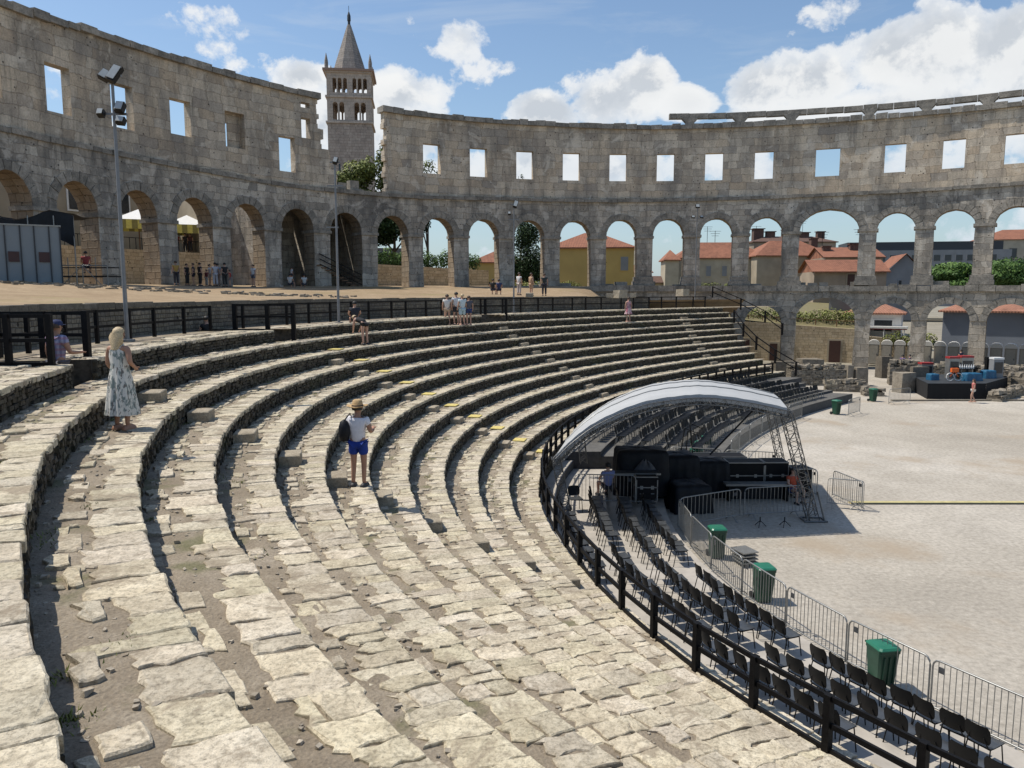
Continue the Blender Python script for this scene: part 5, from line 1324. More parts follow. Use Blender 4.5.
# blue-grey ticket buildings behind the toilets
house('grey_hall','slate blue hall with orange hipped tile roof behind the portable toilets','building',EP(SN(-3.15),17),8.2,7,0,5.6,1.5,-.55,'bluegrey','tilenew','hip',over=.5)
house('grey_hall','second slate blue hall with orange tile roof at the right edge','building',EP(SN(-4.7),16),9.5,7,0,5.6,1.5,-.8,'bluegrey','tilenew','hip',over=.5)
house('white_kiosk','white kiosk with pink roof and glass front behind the lower arch','building',EP(SN(-1.3),14),5.6,5,0,5.3,1.2,-.5,'white','tilenew','hip',over=.4,wins=[('f',-1.6,3.9,1.6,1.2),('f',1.0,3.9,1.8,1.2)])
t=thing('white_canopy',EP(SN(-1.3),11)+(0,),'long white flat awning with red underside beyond the lower arch','awning',-.5)
b=MB(); b.box((0,0,3.75),(6.6,1.6,.22)); b.build('awning_roof',M['white'],t); b=MB(); b.box((0,0,3.58),(6.5,1.5,.1)); b.build('awning_underside',M['red'],t)
for x in (-3,-1,1,3): b=MB(); b.tube([(x,-.7,0),(x,-.7,3.6)],.06,6); b.build('post',M['white'],t)
# portable toilets
tp=thing('portable_toilet',(0,0,0),'x','toilet',group='row of beige portable toilets')
b=MB(); b.box((0,0,1.05),(1.0,1.05,2.1)); b.build('cabin',M['toilet'],tp)
b=MB(); rows=[]
for x,z in ((-.54,2.08),(-.52,2.22),(-.4,2.42),(-.18,2.54),(.18,2.54),(.4,2.42),(.52,2.22),(.54,2.08)): rows.append([(x,y,z) for y in (-.6,.6)])
b.grid(rows); b.face([r[0] for r in rows][::-1]); b.face([r[1] for r in rows]); b.build('roof',M['toiletroof'],tp)
b=MB(); b.box((0,-.575,1.05),(.78,.03,1.9)); d_=b.build('door',simple('toilet_door',(.40,.36,.29),.6),tp); b=MB(); b.box((.3,-.60,1.05),(.05,.03,.18)); b.build('handle',M['darkline'],d_)
k=0
for i in range(26):
    s=SN(-1)-1.5-i*1.13; n=NS(s); p=EP(s,4.6); q=EP(s-.5,4.6); rz=atan2(q[1]-p[1],q[0]-p[0])
    lb='beige portable toilet, %s from the wide arch pier in the row'%ordn(i)
    if i==0: tp.location=(p[0],p[1],.15); tp.rotation_euler=(0,0,rz); tp['label']=lb
    else: dup(tp,(p[0],p[1],.15),rz,lb)
    if n<-4.6: break

# ------------------------------------------------------------------ leaves
def leaves(b,c,r,n,sz,rg,shade=1.0,hollow=.35):
    for _ in range(n):
        while True:
            v=Vector((rg.uniform(-1,1),rg.uniform(-1,1),rg.uniform(-1,1)))
            if hollow<v.length<1: break
        p=Vector((c[0]+v.x*r[0],c[1]+v.y*r[1],c[2]+v.z*r[2])); nrm=(v+Vector((rg.uniform(-.8,.8),rg.uniform(-.8,.8),rg.uniform(-.4,.9)))).normalized()
        x=nrm.orthogonal().normalized(); y=nrm.cross(x); a=rg.uniform(0,6.3); x,y=x*cos(a)+y*sin(a),y*cos(a)-x*sin(a); s=sz*rg.uniform(.6,1.3)
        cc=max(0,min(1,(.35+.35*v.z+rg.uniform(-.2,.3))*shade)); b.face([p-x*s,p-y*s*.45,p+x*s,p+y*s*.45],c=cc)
def tree(name,label,cat,base,h,blobs,mat,nleaf,lsz,trunk=.18,seed=1,group=None,limbs=True):
    rg=random.Random(seed); root=thing(name,base,label,cat,group=group)
    b=MB()
    top=max(q[2] for q in blobs); b.tube([(0,0,-.2),(rg.uniform(-.1,.1)*h*.1,0,h*.3),(rg.uniform(-.1,.1)*h*.2,rg.uniform(-.1,.1)*h*.2,h*.6)],[trunk,trunk*.75,trunk*.4],8)
    if limbs:
        for (x,y,z,rx,ry,rz_) in blobs: b.tube([(0,0,h*.28),(x*.5,y*.5,(h*.28+z)/2),(x,y,z)],[trunk*.5,trunk*.3,trunk*.1],5)
    b.build('trunk',M['bark'],root); b=MB()
    tot=sum(q[3]*q[4]+q[4]*q[5] for q in blobs)
    for (x,y,z,rx,ry,rz_) in blobs:
        n=int(nleaf*(rx*ry+ry*rz_)/tot)
        for _ in range(5):
            ox,oy,oz=rg.uniform(-.45,.45)*rx,rg.uniform(-.45,.45)*ry,rg.uniform(-.4,.45)*rz_; f=rg.uniform(.5,.8)
            leaves(b,(x+ox,y+oy,z+oz),(rx*f,ry*f,rz_*f),n//5,lsz,rg,shade=rg.uniform(.7,1.3))
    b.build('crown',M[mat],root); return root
def W2(px,D,z): 
    x=(px-512)/F*(D*cos(P)); return (x,D,z)
tree('leafy_tree','olive green tree rising behind the gap in the wall beside the bell tower','tree',(-16.6,92,10),10,[(-3.2,0,10.2,2.2,2,1.6),(-.5,0,11.2,2.6,2.2,2.4),(1.9,0,11.0,2.2,2,2.8),(2.5,0,13.5,1.6,1.5,1.7),(-1,0,8.5,3.4,2,1.6),(-4.6,0,9.0,1.4,1.4,1.2)],'leafol',11000,.2,.28,3)
tree('leafy_tree','light green tree seen through the first window right of the gap','tree',(-10.4,96,10),10,[(-.6,0,12.2,1.9,1.5,1.7),(-1.5,0,9,1.8,1.6,1.8),(.3,0,10,2,1.6,1.6)],'leafol',2200,.16,.2,5)
tree('slim_cypress','slim dark cypress tip in the third window right of the gap','cypress',(1.3,112,8),15,[(0,0,14.2,.8,.8,2.2),(0,0,10,1.3,1.3,4)],'leafdark',2600,.15,.2,8,limbs=False)
tree('dense_cypress','broad very dark cypress filling the arch behind the middle lamp post','cypress',(1.9,96,7.8),8,[(0,0,3.6,2.4,1.8,3.6),(.2,0,6.3,2.2,1.6,2.4),(-1,0,2.4,1.9,1.5,2.2),(1,0,2.4,1.9,1.5,2.2)],'leafdark',9000,.17,.3,9,limbs=False)
tree('leafy_tree','dark shady tree in the arch just right of the stair tower','tree',EP(SN(8.4),14)+(10.6,),6,[(0,0,4.2,3.0,2,2.2),(-1.7,0,2.8,2.2,1.8,1.9),(1.9,0,3.0,2.2,1.8,2.0),(0,0,1.8,2.6,1.8,1.4)],'leafdark',9500,.24,.25,11)
tree('leafy_tree','spreading dark tree over the grey garages in the next arch','tree',EP(SN(7.4),13)+(10.4,),6,[(0,0,4.6,3.2,2,2.1),(-2.2,0,4.2,2.2,1.8,1.8),(2.2,0,4.6,2.2,1.8,1.8)],'leafdark',9000,.24,.25,12)
tree('small_tree','thin dark little tree standing in front of the ochre house','tree',(11.0,99,7.2),5.5,[(0,0,4.3,.9,.8,1.6),(.2,0,2.6,.7,.7,1.2),(-.2,0,5.6,.6,.6,.8)],'leafdark',1900,.15,.12,14)
tree('umbrella_pine','wide bright green pine crown behind the third arch from the right','pine tree',(65.6,112,2.4),9,[(0,0,8.2,4.6,3,1.3),(-3.0,0,7.4,2.8,2.5,1.2),(3.0,0,8.3,3.2,2.6,1.4),(0,0,6.6,4.4,3,1.2)],'leaf',11000,.24,.4,15)
tree('umbrella_pine','bright green pine crown behind the second arch from the right','pine tree',(70.0,108,2.4),9,[(0,0,8.1,3.6,3,1.5),(-2.4,0,7.6,2.6,2.5,1.4),(2.2,0,8.0,2.8,2.4,1.5),(0,0,6.5,4.0,3,1.3)],'leaf',9000,.24,.4,16)
tree('dark_pine','taller dark green pine left of the pale school building','pine tree',(80.5,124,2),12,[(0,0,9.3,3.4,3,2.2),(3.2,0,11.4,3.4,3,2.0),(-3.0,0,8.4,2.6,2.6,1.6),(3,0,8,3,3,2)],'leafdark',10000,.26,.4,17)
tree('leafy_tree','small green tree in front of the long beige house','tree',(34.5,118,5.0),5,[(0,0,3.8,1.7,1.4,1.5),(-1.4,0,3.0,1.2,1.2,1.0)],'leafol',1800,.16,.15,18)
def hedge(name,label,n0,n1,off,z,h,mat,nl,lsz,seed,dep=1.0,cat='hedge'):
    rg=random.Random(seed); root=thing(name,P3(SN((n0+n1)/2),off,z),label,cat); b=MB(); k=int(abs(SN(n1)-SN(n0))/.7)+1
    for i in range(k):
        s=SN(n0)+(SN(n1)-SN(n0))*(i+.5)/k; p=EP(s,off+rg.uniform(-.2,.2)); r=h*rg.uniform(.42,.62); leaves(b,(p[0],p[1],z+r*.85),(.75,dep,r),nl//k,lsz,rg,shade=rg.uniform(.7,1.25))
    o=b.build('foliage',M[mat],root); o.matrix_parent_inverse=Matrix.Translation(-root.location)
    b=MB()
    for i in range(0,k,2):
        s=SN(n0)+(SN(n1)-SN(n0))*(i+.5)/k; p=EP(s,off); b.tube([(p[0],p[1],z-.1),(p[0]+.1,p[1],z+h*.7)],.04,5)
    o=b.build('stems',M['bark'],root); o.matrix_parent_inverse=Matrix.Translation(-root.location)
hedge('oleander_hedge','grey-green oleander hedge on top of the tan street wall',6.05,9.0,8.2,10.2,2.0,'leaf',7000,.14,31,.9)
hedge('shrub_border','low yellow-green shrubs at the foot of the ochre house',4.1,5.4,5.5,7.6,1.3,'leafol',2600,.12,32,.8,'shrubs')
hedge('slope_shrubs','green shrubs on the slope above the tan stone wall',-1.0,2.4,9.5,4.2,1.6,'leafol',5200,.14,33,1.4,'shrubs')
hedge('slope_shrubs','low bushes beyond the lower right arch in front of the kiosk',-2.35,-1.5,8.5,1.8,1.6,'leafol',1500,.13,34,.8,'shrubs')
hedge('ledge_weeds','green weeds growing on the ledge beside the fence',1.3,2.0,3.0,7.9,.8,'leafol',700,.1,35,.4,'weeds')

# ------------------------------------------------------------------ things in the left arches
t=thing('grey_hoarding',(-23,38,7.5),'blue-grey panelled enclosure with two small brown vents at far left','enclosure',0)
p0,p1=Vector((-27.5,36.8)),Vector((-22.9,39.6))
d=(p1-p0); L=d.length; rz=atan2(d.y,d.x)
b=MB(); c=(p0+p1)/2; R=Matrix.Rotation(rz,3,'Z'); b.box((c.x+.6*sin(rz)*-1-(-23),c.y+.6*cos(rz)-38,1.65),(L,1.2,3.5),rz); b.build('enclosure_body',M['grey panel'],t)
b=MB()
for i in range(6):
    q=p0+d*(.42,.56,.68,.79,.91,.997)[i]; b.box((q.x+23+.02*sin(rz),q.y-38-.02*cos(rz),1.65),(.06,.06,3.5),rz)
b.build('panel_seams',M['darkline'],t)
b=MB(); b.box((c.x+.6*sin(rz)*-1+23,c.y+.6*cos(rz)-38,3.42),(L+.1,1.3,.06),rz); b.build('top_edge',M['galv'],t)
for f in (.62,.86):
    q=p0+d*f; b=MB(); b.box((q.x+23+.03*sin(rz),q.y-38-.03*cos(rz),1.85),(.46,.06,.5),rz); b.build('vent',M['brownvent'],t)
t=thing('scaffold_tent',(-22.5,43,7.6),'black tarpaulin sagging over a scaffold frame beside the grey enclosure','tent')
b=MB(); rows=[]
for i in range(11):
    f=i/10; rows.append([(-5.4+4.3*f,1.6*g_-.8,4.1-.25*sin(pi*f*2)*(1-g_)-.5*abs(sin(pi*f*3))*.25+ (.1 if g_==0 else 0)) for g_ in (0,.5,1)])
b.grid(rows); 
rows=[]
for i in range(9):
    f=i/8; drop=interp([(0,.9),(.5,.9),(.62,1.3),(1,1.7)],f); rows.append([(-5.4+4.3*f,-.82+.06*sin(i*2+j),4.1-.25*sin(pi*f*2)-drop*j/4) for j in range(5)])
b.grid(rows); b.build('tarpaulin',M['tarp'],t)
for x in (-5.3,-3.6,-2.2,-1.15): b=MB(); b.tube([(x,-.8,-.2),(x,-.8,4.1)],.035,6); b.build('pole',M['galv'],t)
t=thing('bleacher_frame',(-24.2,43.8,7.6),'small scaffold stand with braced legs right of the grey enclosure','stand')
b=MB()
for x in (-1.6,0,1.4):
    b.tube([(x,0,-.1),(x,0,1.5)],.03,5); b.tube([(x,1.4,-.1),(x,1.4,2.0)],.03,5)
for z in (.3,1.5): b.tube([(-1.6,0,z),(1.4,0,z)],.03,5)
for a,c in (((-1.6,0,0),(0,0,1.5)),((0,0,1.5),(1.4,0,0)),((-1.6,0,1.5),(-2.2,0,0))): b.tube([a,c],.022,5)
b.build('frame',M['galv'],t); b=MB(); b.box((-.1,.7,.9),(3.1,1.4,.06)); b.box((-.1,1.0,1.4),(3.1,.5,.05)); b.build('seat_boards',M['tarp'],t)
for i,(nn,lb) in enumerate((((-30.9,64.8),'yellow striped market umbrella with white top seen in the third arch'),((-28.9,69.6),'yellow striped market umbrella with white top seen in the fourth arch'))):
    p=nn; t=thing('market_umbrella',(p[0],p[1],11.0),lb,'umbrella',group='yellow and white cafe umbrellas')
    b=MB(); b.tube([(0,0,0),(0,0,3.3)],.05,6); b.build('pole',M['wood'],t)
    b=MB(); n=4; a0=pi/4+.4; q=[(2.4*cos(a0+2*pi*k/n),2.4*sin(a0+2*pi*k/n),2.45) for k in range(n)]
    for k in range(n): b.face([q[k],q[(k+1)%n],(0,0,3.4)])
    b.build('canopy_top',M['white'],t); b=MB()
    for k in range(n):
        a,c=Vector(q[k]),Vector(q[(k+1)%n])
        for j in range(8):
            u,v=a.lerp(c,j/8),a.lerp(c,(j+1)/8); b.face([u,v,v-Vector((0,0,.75)),u-Vector((0,0,.75))],m=j%2)
    b.build('valance',[simple('umbrella_yellow',(.62,.55,.14),.8),simple('umbrella_dark_stripe',(.25,.22,.07),.8)],t)
t=thing('street_railing',P3(SN(12.5),7.2,11),'dark metal railing along the terrace below the umbrellas','railing'); b=MB()
for i in range(60):
    s=SN(11.2)+(SN(17)-SN(11.2))*i/59; p=EP(s,7.2); b.bar((p[0],p[1],11.1),(p[0],p[1],12.0),.04)
    if i<59: q=EP(SN(11.2)+(SN(17)-SN(11.2))*(i+1)/59,7.2); b.bar((p[0],p[1],12.0),(q[0],q[1],12.0),.05)
o=b.build('railing_bars',M['blacksteel'],t); o.matrix_parent_inverse=Matrix.Translation(-t.location)
t=thing('wall_stairs',P3(SN(9.3),1,8),'dark wooden stairs with rails climbing inside the stair tower arch','stairs')
b=MB()
for i in range(9): 
    q=P3(SN(9.9)-i*.42,.4,8.1+.02*i); b.box((q[0],q[1],10.0-.22*i),(.5,1.2,.08),.4)
o=b.build('treads',M['wood'],t); o.matrix_parent_inverse=Matrix.Translation(-t.location)
for k in range(3):
    b=MB(); b.bar(P3(SN(9.95),-.2,10.1+.45*k),P3(SN(9.08),-.2,8.3+.45*k),.07); o=b.build('stair_rail',M['bwood'],t); o.matrix_parent_inverse=Matrix.Translation(-t.location)

# ------------------------------------------------------------------ ruins inside the arena
def rubble_wall(label,p,q,th,h,seed,name='ruin_wall',z=0,mat='rubble',top=.3):
    rg=random.Random(seed); root=thing(name,(p[0],p[1],z),label,'ruined wall'); p=Vector(p); q=Vector(q); d=(q-p); L=d.length; d/=L; nrm=Vector((-d.y,d.x)); b=MB(); R0=atan2(d.y,d.x)
    b.box(((p.x+q.x)/2,(p.y+q.y)/2,z+h/2-.1),(L-.2,th-.2,h-.2),R0,col=.35)
    zz=0; 
    while zz<h:
        ch=rg.uniform(.11,.22); x=0
        while x<L:
            wd=rg.uniform(.15,.5); 
            if zz+ch<h*(1-top*rg.random()*.6):
                for side in (-1,1):
                    c=p+d*(x+wd/2)+nrm*side*(th/2-.12); b.box((c.x,c.y,z+zz+ch/2),(wd*.96,.3,ch*.94),R0+rg.uniform(-.06,.06),col=rg.uniform(.65,1.15),jit=.03)
                if x==0 or x+wd>=L: c=p+d*(x+wd/2); b.box((c.x,c.y,z+zz+ch/2),(wd*.96,th*.9,ch*.94),R0,col=rg.uniform(.7,1.1),jit=.03)
            x+=wd
        zz+=ch
    x=0
    while x<L:
        wd=rg.uniform(.2,.5)
        for k in range(max(1,int(th/.35))): c=p+d*(x+wd/2)+nrm*rg.uniform(-th/2+.15,th/2-.15); b.box((c.x,c.y,z+h-.05+rg.uniform(-.12,.12)),(wd*1.1,rg.uniform(.2,.45),rg.uniform(.15,.3)),rg.uniform(0,3),col=rg.uniform(.85,1.25),jit=.05)
        x+=wd*.8
    o=b.build('stones',M[mat],root); o.matrix_parent_inverse=Matrix.Translation(-root.location); return root
rubble_wall('long low rubble wall right of the stair railing, rough stony top',(23.0,63.6),(27.2,63.2),1.6,1.55,41)
rubble_wall('low tumbled stones in front of the rubble wall',(24.4,59.6),(27.0,58.8),1.2,.75,42)
rubble_wall('low rubble footing in front of the entrance passage',(26.0,56.6),(27.3,56.4),.9,.5,43)
rubble_wall('broad low ruin wall behind the little stage',(33.0,66.2),(43.5,62.0),1.6,1.5,44)
rubble_wall('rough stone bank sloping down right of the little stage',(38.4,58.4),(46,60.5),2.2,1.3,45)
rubble_wall('stepped stone edge leading down beside the girl at right',(33.8,53.4),(38.4,57.6),.9,.6,46)
rubble_wall('squat ruin wall left of the little stage',(31.3,63.6),(33.0,63.0),1.5,1.9,47)
def ashlar(label,x,y,z,sz,rz,mat='rubble',name='stone_block',col=1.0):
    b=MB(); b.box((x,y,z+sz[2]/2),sz,rz,jit=.04,col=col); return b.build(name,M[mat],label=label,cat='stone block',loc=(x,y,z),group=None)
ashlar('large dark stone block standing before the wide arch, left one',24.6,69.0,0,(2.1,1.4,1.4),.0,col=.6); ashlar('large grey stone block standing before the wide arch, right one',27.0,69.5,0,(2.0,1.4,1.6),.1,col=.85)
ashlar('short square column stump beside the entrance passage',27.5,62.4,0,(.5,.5,1.7),.1,col=1.0); ashlar('dressed stone block at the end of the rubble wall',28.4,62.6,0,(1.0,1.1,1.5),.1,col=.95)
ashlar('tall dark block right of the entrance passage',33.3,68.5,0,(1.1,1.0,1.9),.1,col=.55); ashlar('pale leaning block at the corner of the little stage',30.0,58.5,0,(1.4,.9,1.5),.4,col=1.15)
ashlar('grey upright slab behind the pale leaning block',31.5,59.2,0,(1.3,.4,1.9),.1,col=.7); ashlar('low dark block near the wide arch blocks',28.5,68.6,0,(1.6,1.0,.8),.2,col=.5)
for i,(x,y,z,s) in enumerate(((1.2,53.2,7.25,.5),(8.0,57.2,7.2,.9),(9.0,57.4,7.2,.6),(14.2,64.5,7.3,.9),(7.2,56.8,7.2,.5))):
    ashlar(['pale loose boulder on the earth near the middle lamp','white rubble boulder behind the top fence, larger one','white rubble boulder behind the top fence, middle one','pale rubble boulder behind the fence near the far end','white rubble boulder behind the top fence, smallest one'][i],x,y,z,(s,s*.7,s*.6),i*.7,'block','boulder')
# the litter of flat stones on the earth bank
rg=random.Random(5); b=MB()
from mathutils.bvhtree import BVHTree
bank=bpy.data.objects['earth_bank'].data; bvh=BVHTree.FromPolygons([v.co for v in bank.vertices],[tuple(p_.vertices) for p_ in bank.polygons])
def bank_z(x,y):
    h=bvh.ray_cast(Vector((x,y,50)),Vector((0,0,-1))); return h[0].z if h[0] else 7.6
for i in range(150):
    f=rg.random(); x,y=-24+15*f+rg.uniform(-.6,.6),36+6*f+rg.uniform(-1.0,1.0)*(1+f)
    s=rg.uniform(.12,.42); b.box((x,y,bank_z(x,y)+.02),(s,s*.7,.10),rg.uniform(0,3),col=rg.uniform(.8,1.2),jit=.02)
b.build('scattered_stones',M['rubble'],kind='stuff',label='litter of flat grey stones lying along the edge of the earth bank',cat='stones')

# ------------------------------------------------------------------ little black stage with gear on the right
M['blackcloth']=simple('black_cloth',(.008,.008,.009),.9)
st=thing('small_stage',(31.5,56,0),'small black skirted stage with coloured gear on top at the right','stage')
b=MB(); poly=[(29.75,54.62),(33.9,54.62),(38.0,58.6),(37.6,60.6),(31.6,60.8),(30.6,57.6)]
b.face([(x,y,1.12) for x,y in poly]); o=b.build('stage_floor',M['darkline'],st); o.matrix_parent_inverse=Matrix.Translation(-st.location)
b=MB()
for i in range(6):
    (x0,y0),(x1,y1)=poly[i],poly[(i+1)%6]; k=max(2,int(hypot(x1-x0,y1-y0)/.12)); rows=[[],[]]
    l=hypot(x1-x0,y1-y0); nx,ny=(y1-y0)/l,-(x1-x0)/l
    for j in range(k+1):
        f=j/k; wv=.02*sin(j*1.7); rows[0].append((x0+(x1-x0)*f+nx*(.02+wv),y0+(y1-y0)*f+ny*(.02+wv),0)); rows[1].append((x0+(x1-x0)*f+nx*.01,y0+(y1-y0)*f+ny*.01,1.11))
    b.grid(rows)
o=b.build('skirt',M['blackcloth'],st); o.matrix_parent_inverse=Matrix.Translation(-st.location)
def cabinet(x,y,mat,mat2,h,label,w_=.75):
    x+=1.15; t=thing('vending_cabinet',(x,y,1.12),label,'cabinet'); b=MB(); b.box((0,0,h/2),(w_,.6,h)); b.build('cabinet_body',M[mat],t); b=MB(); b.box((0,0,h+.07),(w_+.04,.62,.14)); b.build('top_sign',M[mat2],t); b=MB(); b.box((0,-.31,h*.55),(w_*.8,.03,h*.6)); b.build('front_glass',M['glassdk'],t)
cabinet(32.3,58.2,'galv','red',1.5,'grey and red cabinet, left of the tall pair on the little stage'); cabinet(33.4,58.4,'galv','red',1.55,'grey cabinet with bright red top, right of the tall pair',.9); cabinet(35.9,58.6,'greyp','white',1.4,'grey cabinet with a pale top near the right of the little stage'); 
cabinet(31.2,59.9,'galv','red',.9,'lower cabinet with red top at the back left of the little stage',.9)
t=thing('green_flag_stand',(37.2,59.4,1.12),'black frame with a green pennant at the right end of the stage','banner'); b=MB(); b.box((0,0,.75),(.95,.3,1.5)); b.build('frame_box',M['blacksteel'],t); b=MB(); b.face([(-.2,-.17,1.3),(.2,-.17,1.3),(.32,-.17,.25),(-.3,-.17,.25)]); b.build('pennant',M['binlid'],t)
for i,(x,y,w_,h) in enumerate(((31.3,56.9,.8,.6),(33.9,56.4,1.5,.75),(36.1,58.0,1.0,.8))):
    draped((x,y,1.12),(w_*.85,.6,h*.75),.1,['small blue tarpaulin bundle at the left of the little stage','large bright blue tarpaulin bundle in the middle of the little stage','round blue tarpaulin bundle at the right of the little stage'][i],'blue_bundle','binbag',.1,seed=20+i)
t=thing('orange_cart',(32.5,56.2,1.12),'orange and white bicycle-like cart on the little stage','cart')
for x in (-.3,.3): b=MB(); b.tube([(x+.28*cos(a),0,.3+.28*sin(a)) for a in [2*pi*k/14 for k in range(15)]],.03,5); b.build('wheel',M['white'],t)
b=MB(); b.tube([(-.3,0,.3),(0,0,.75),(.3,0,.3)],.04,6); b.box((0,0,.8),(.5,.25,.3)); b.build('cart_body',M['orange'],t)
t=thing('bottle_rack',(34.2,57.6,1.12),'rack of small pale bottles on the little stage','rack'); b=MB(); b.box((0,0,.75),(1.3,.3,.05)); b.box((0,0,.35),(1.3,.3,.05))
for x in (-.62,.62): b.box((x,0,.45),(.05,.28,.9))
b.build('shelf',M['blacksteel'],t)
for i in range(7): b=MB(); x=-.5+.17*i; b.tube([(x,0,.78),(x,0,.96),(x,0,1.02),(x,0,1.1)],[.05,.05,.02,.02],8); b.build('bottle',M['white'],t)
t=thing('pale_ramp',(40.5,53.4,0),'pale flat wooden boards laid on the gravel at the right edge','boards'); b=MB()
for i in range(6): b.box((-3+1.2*i,0+.05*i,.04),(1.15,4.6,.06))
b.build('boards',M['cream'],t)
b=MB(); b.box((31.5,53.7,.05),(9.5,.35,.10),jit=.03); b.build('stone_kerb',M['rubble'],label='thin pale stone kerb lying in front of the little stage',cat='kerb',loc=(31.5,53.7,0))

# grass tufts growing between the stones
def tufts(label,spots,seed,n=34):
    rg=random.Random(seed); b=MB()
    for (k,t,dk,r,z0) in spots:
        for _ in range(n):
            a=rg.uniform(0,6.3); q=r*sqrt(rg.random()); x,y=tier(k-dk,t); x+=q*cos(a); y+=q*sin(a)*1.6; z=ez(k)-.03+z0; h=rg.uniform(.015,.055); w_=rg.uniform(.005,.011); a2=rg.uniform(0,3.1); dx,dy=rg.uniform(-.04,.04),rg.uniform(-.04,.04)
            b.face([(x-w_*cos(a2),y-w_*sin(a2),z),(x+w_*cos(a2),y+w_*sin(a2),z),(x+dx,y+dy,z+h)],c=rg.uniform(.2,1))
    b.build('grass_tufts',M['leafol'],label=label,cat='grass',kind='stuff')
rg=random.Random(77); sp=[]
for i in range(90):
    k=rg.randint(1,11); sp.append((k,rg.uniform(2.98,3.33),rg.choice([.93,.9,.86,.6,.5]),rg.uniform(.04,.16),0))
sp+=[(2,3.235,.9,.14,0),(2,3.24,.92,.12,0),(8,3.126,.6,.25,0),(8,3.128,.5,.2,0),(9,3.2,.6,.2,0),(4,3.15,.85,.2,0),(4,3.155,.6,.2,0)]
tufts('short green grass tufts growing in the gravel and joints of the stone tiers',sp,5,46)
# ------------------------------------------------------------------ people
def skin_obj(name,pts,edges,mat,parent,sub=1,root=0,smooth=True):
    me=bpy.data.meshes.new(name); me.from_pydata([p[0] for p in pts],edges,[]); me.materials.append(mat)
    o=bpy.data.objects.new(name,me); COL.objects.link(o); o.parent=parent
    bpy.context.view_layer.objects.active=o
    m=o.modifiers.new('skin','SKIN'); m.use_smooth_shade=True
    if not me.skin_vertices: me.attributes.new
    sv=me.skin_vertices[0].data
    for i,p in enumerate(pts):
        r=p[1]; sv[i].radius=(r,r) if not isinstance(r,tuple) else r; sv[i].use_root=(i==root)
    if sub: s=o.modifiers.new('sub','SUBSURF'); s.levels=sub; s.render_levels=sub
    return o
def rotx(p,c,a):
    y,z=p[1]-c[1],p[2]-c[2]; return (p[0],c[1]+y*cos(a)-z*sin(a),c[2]+y*sin(a)+z*cos(a))
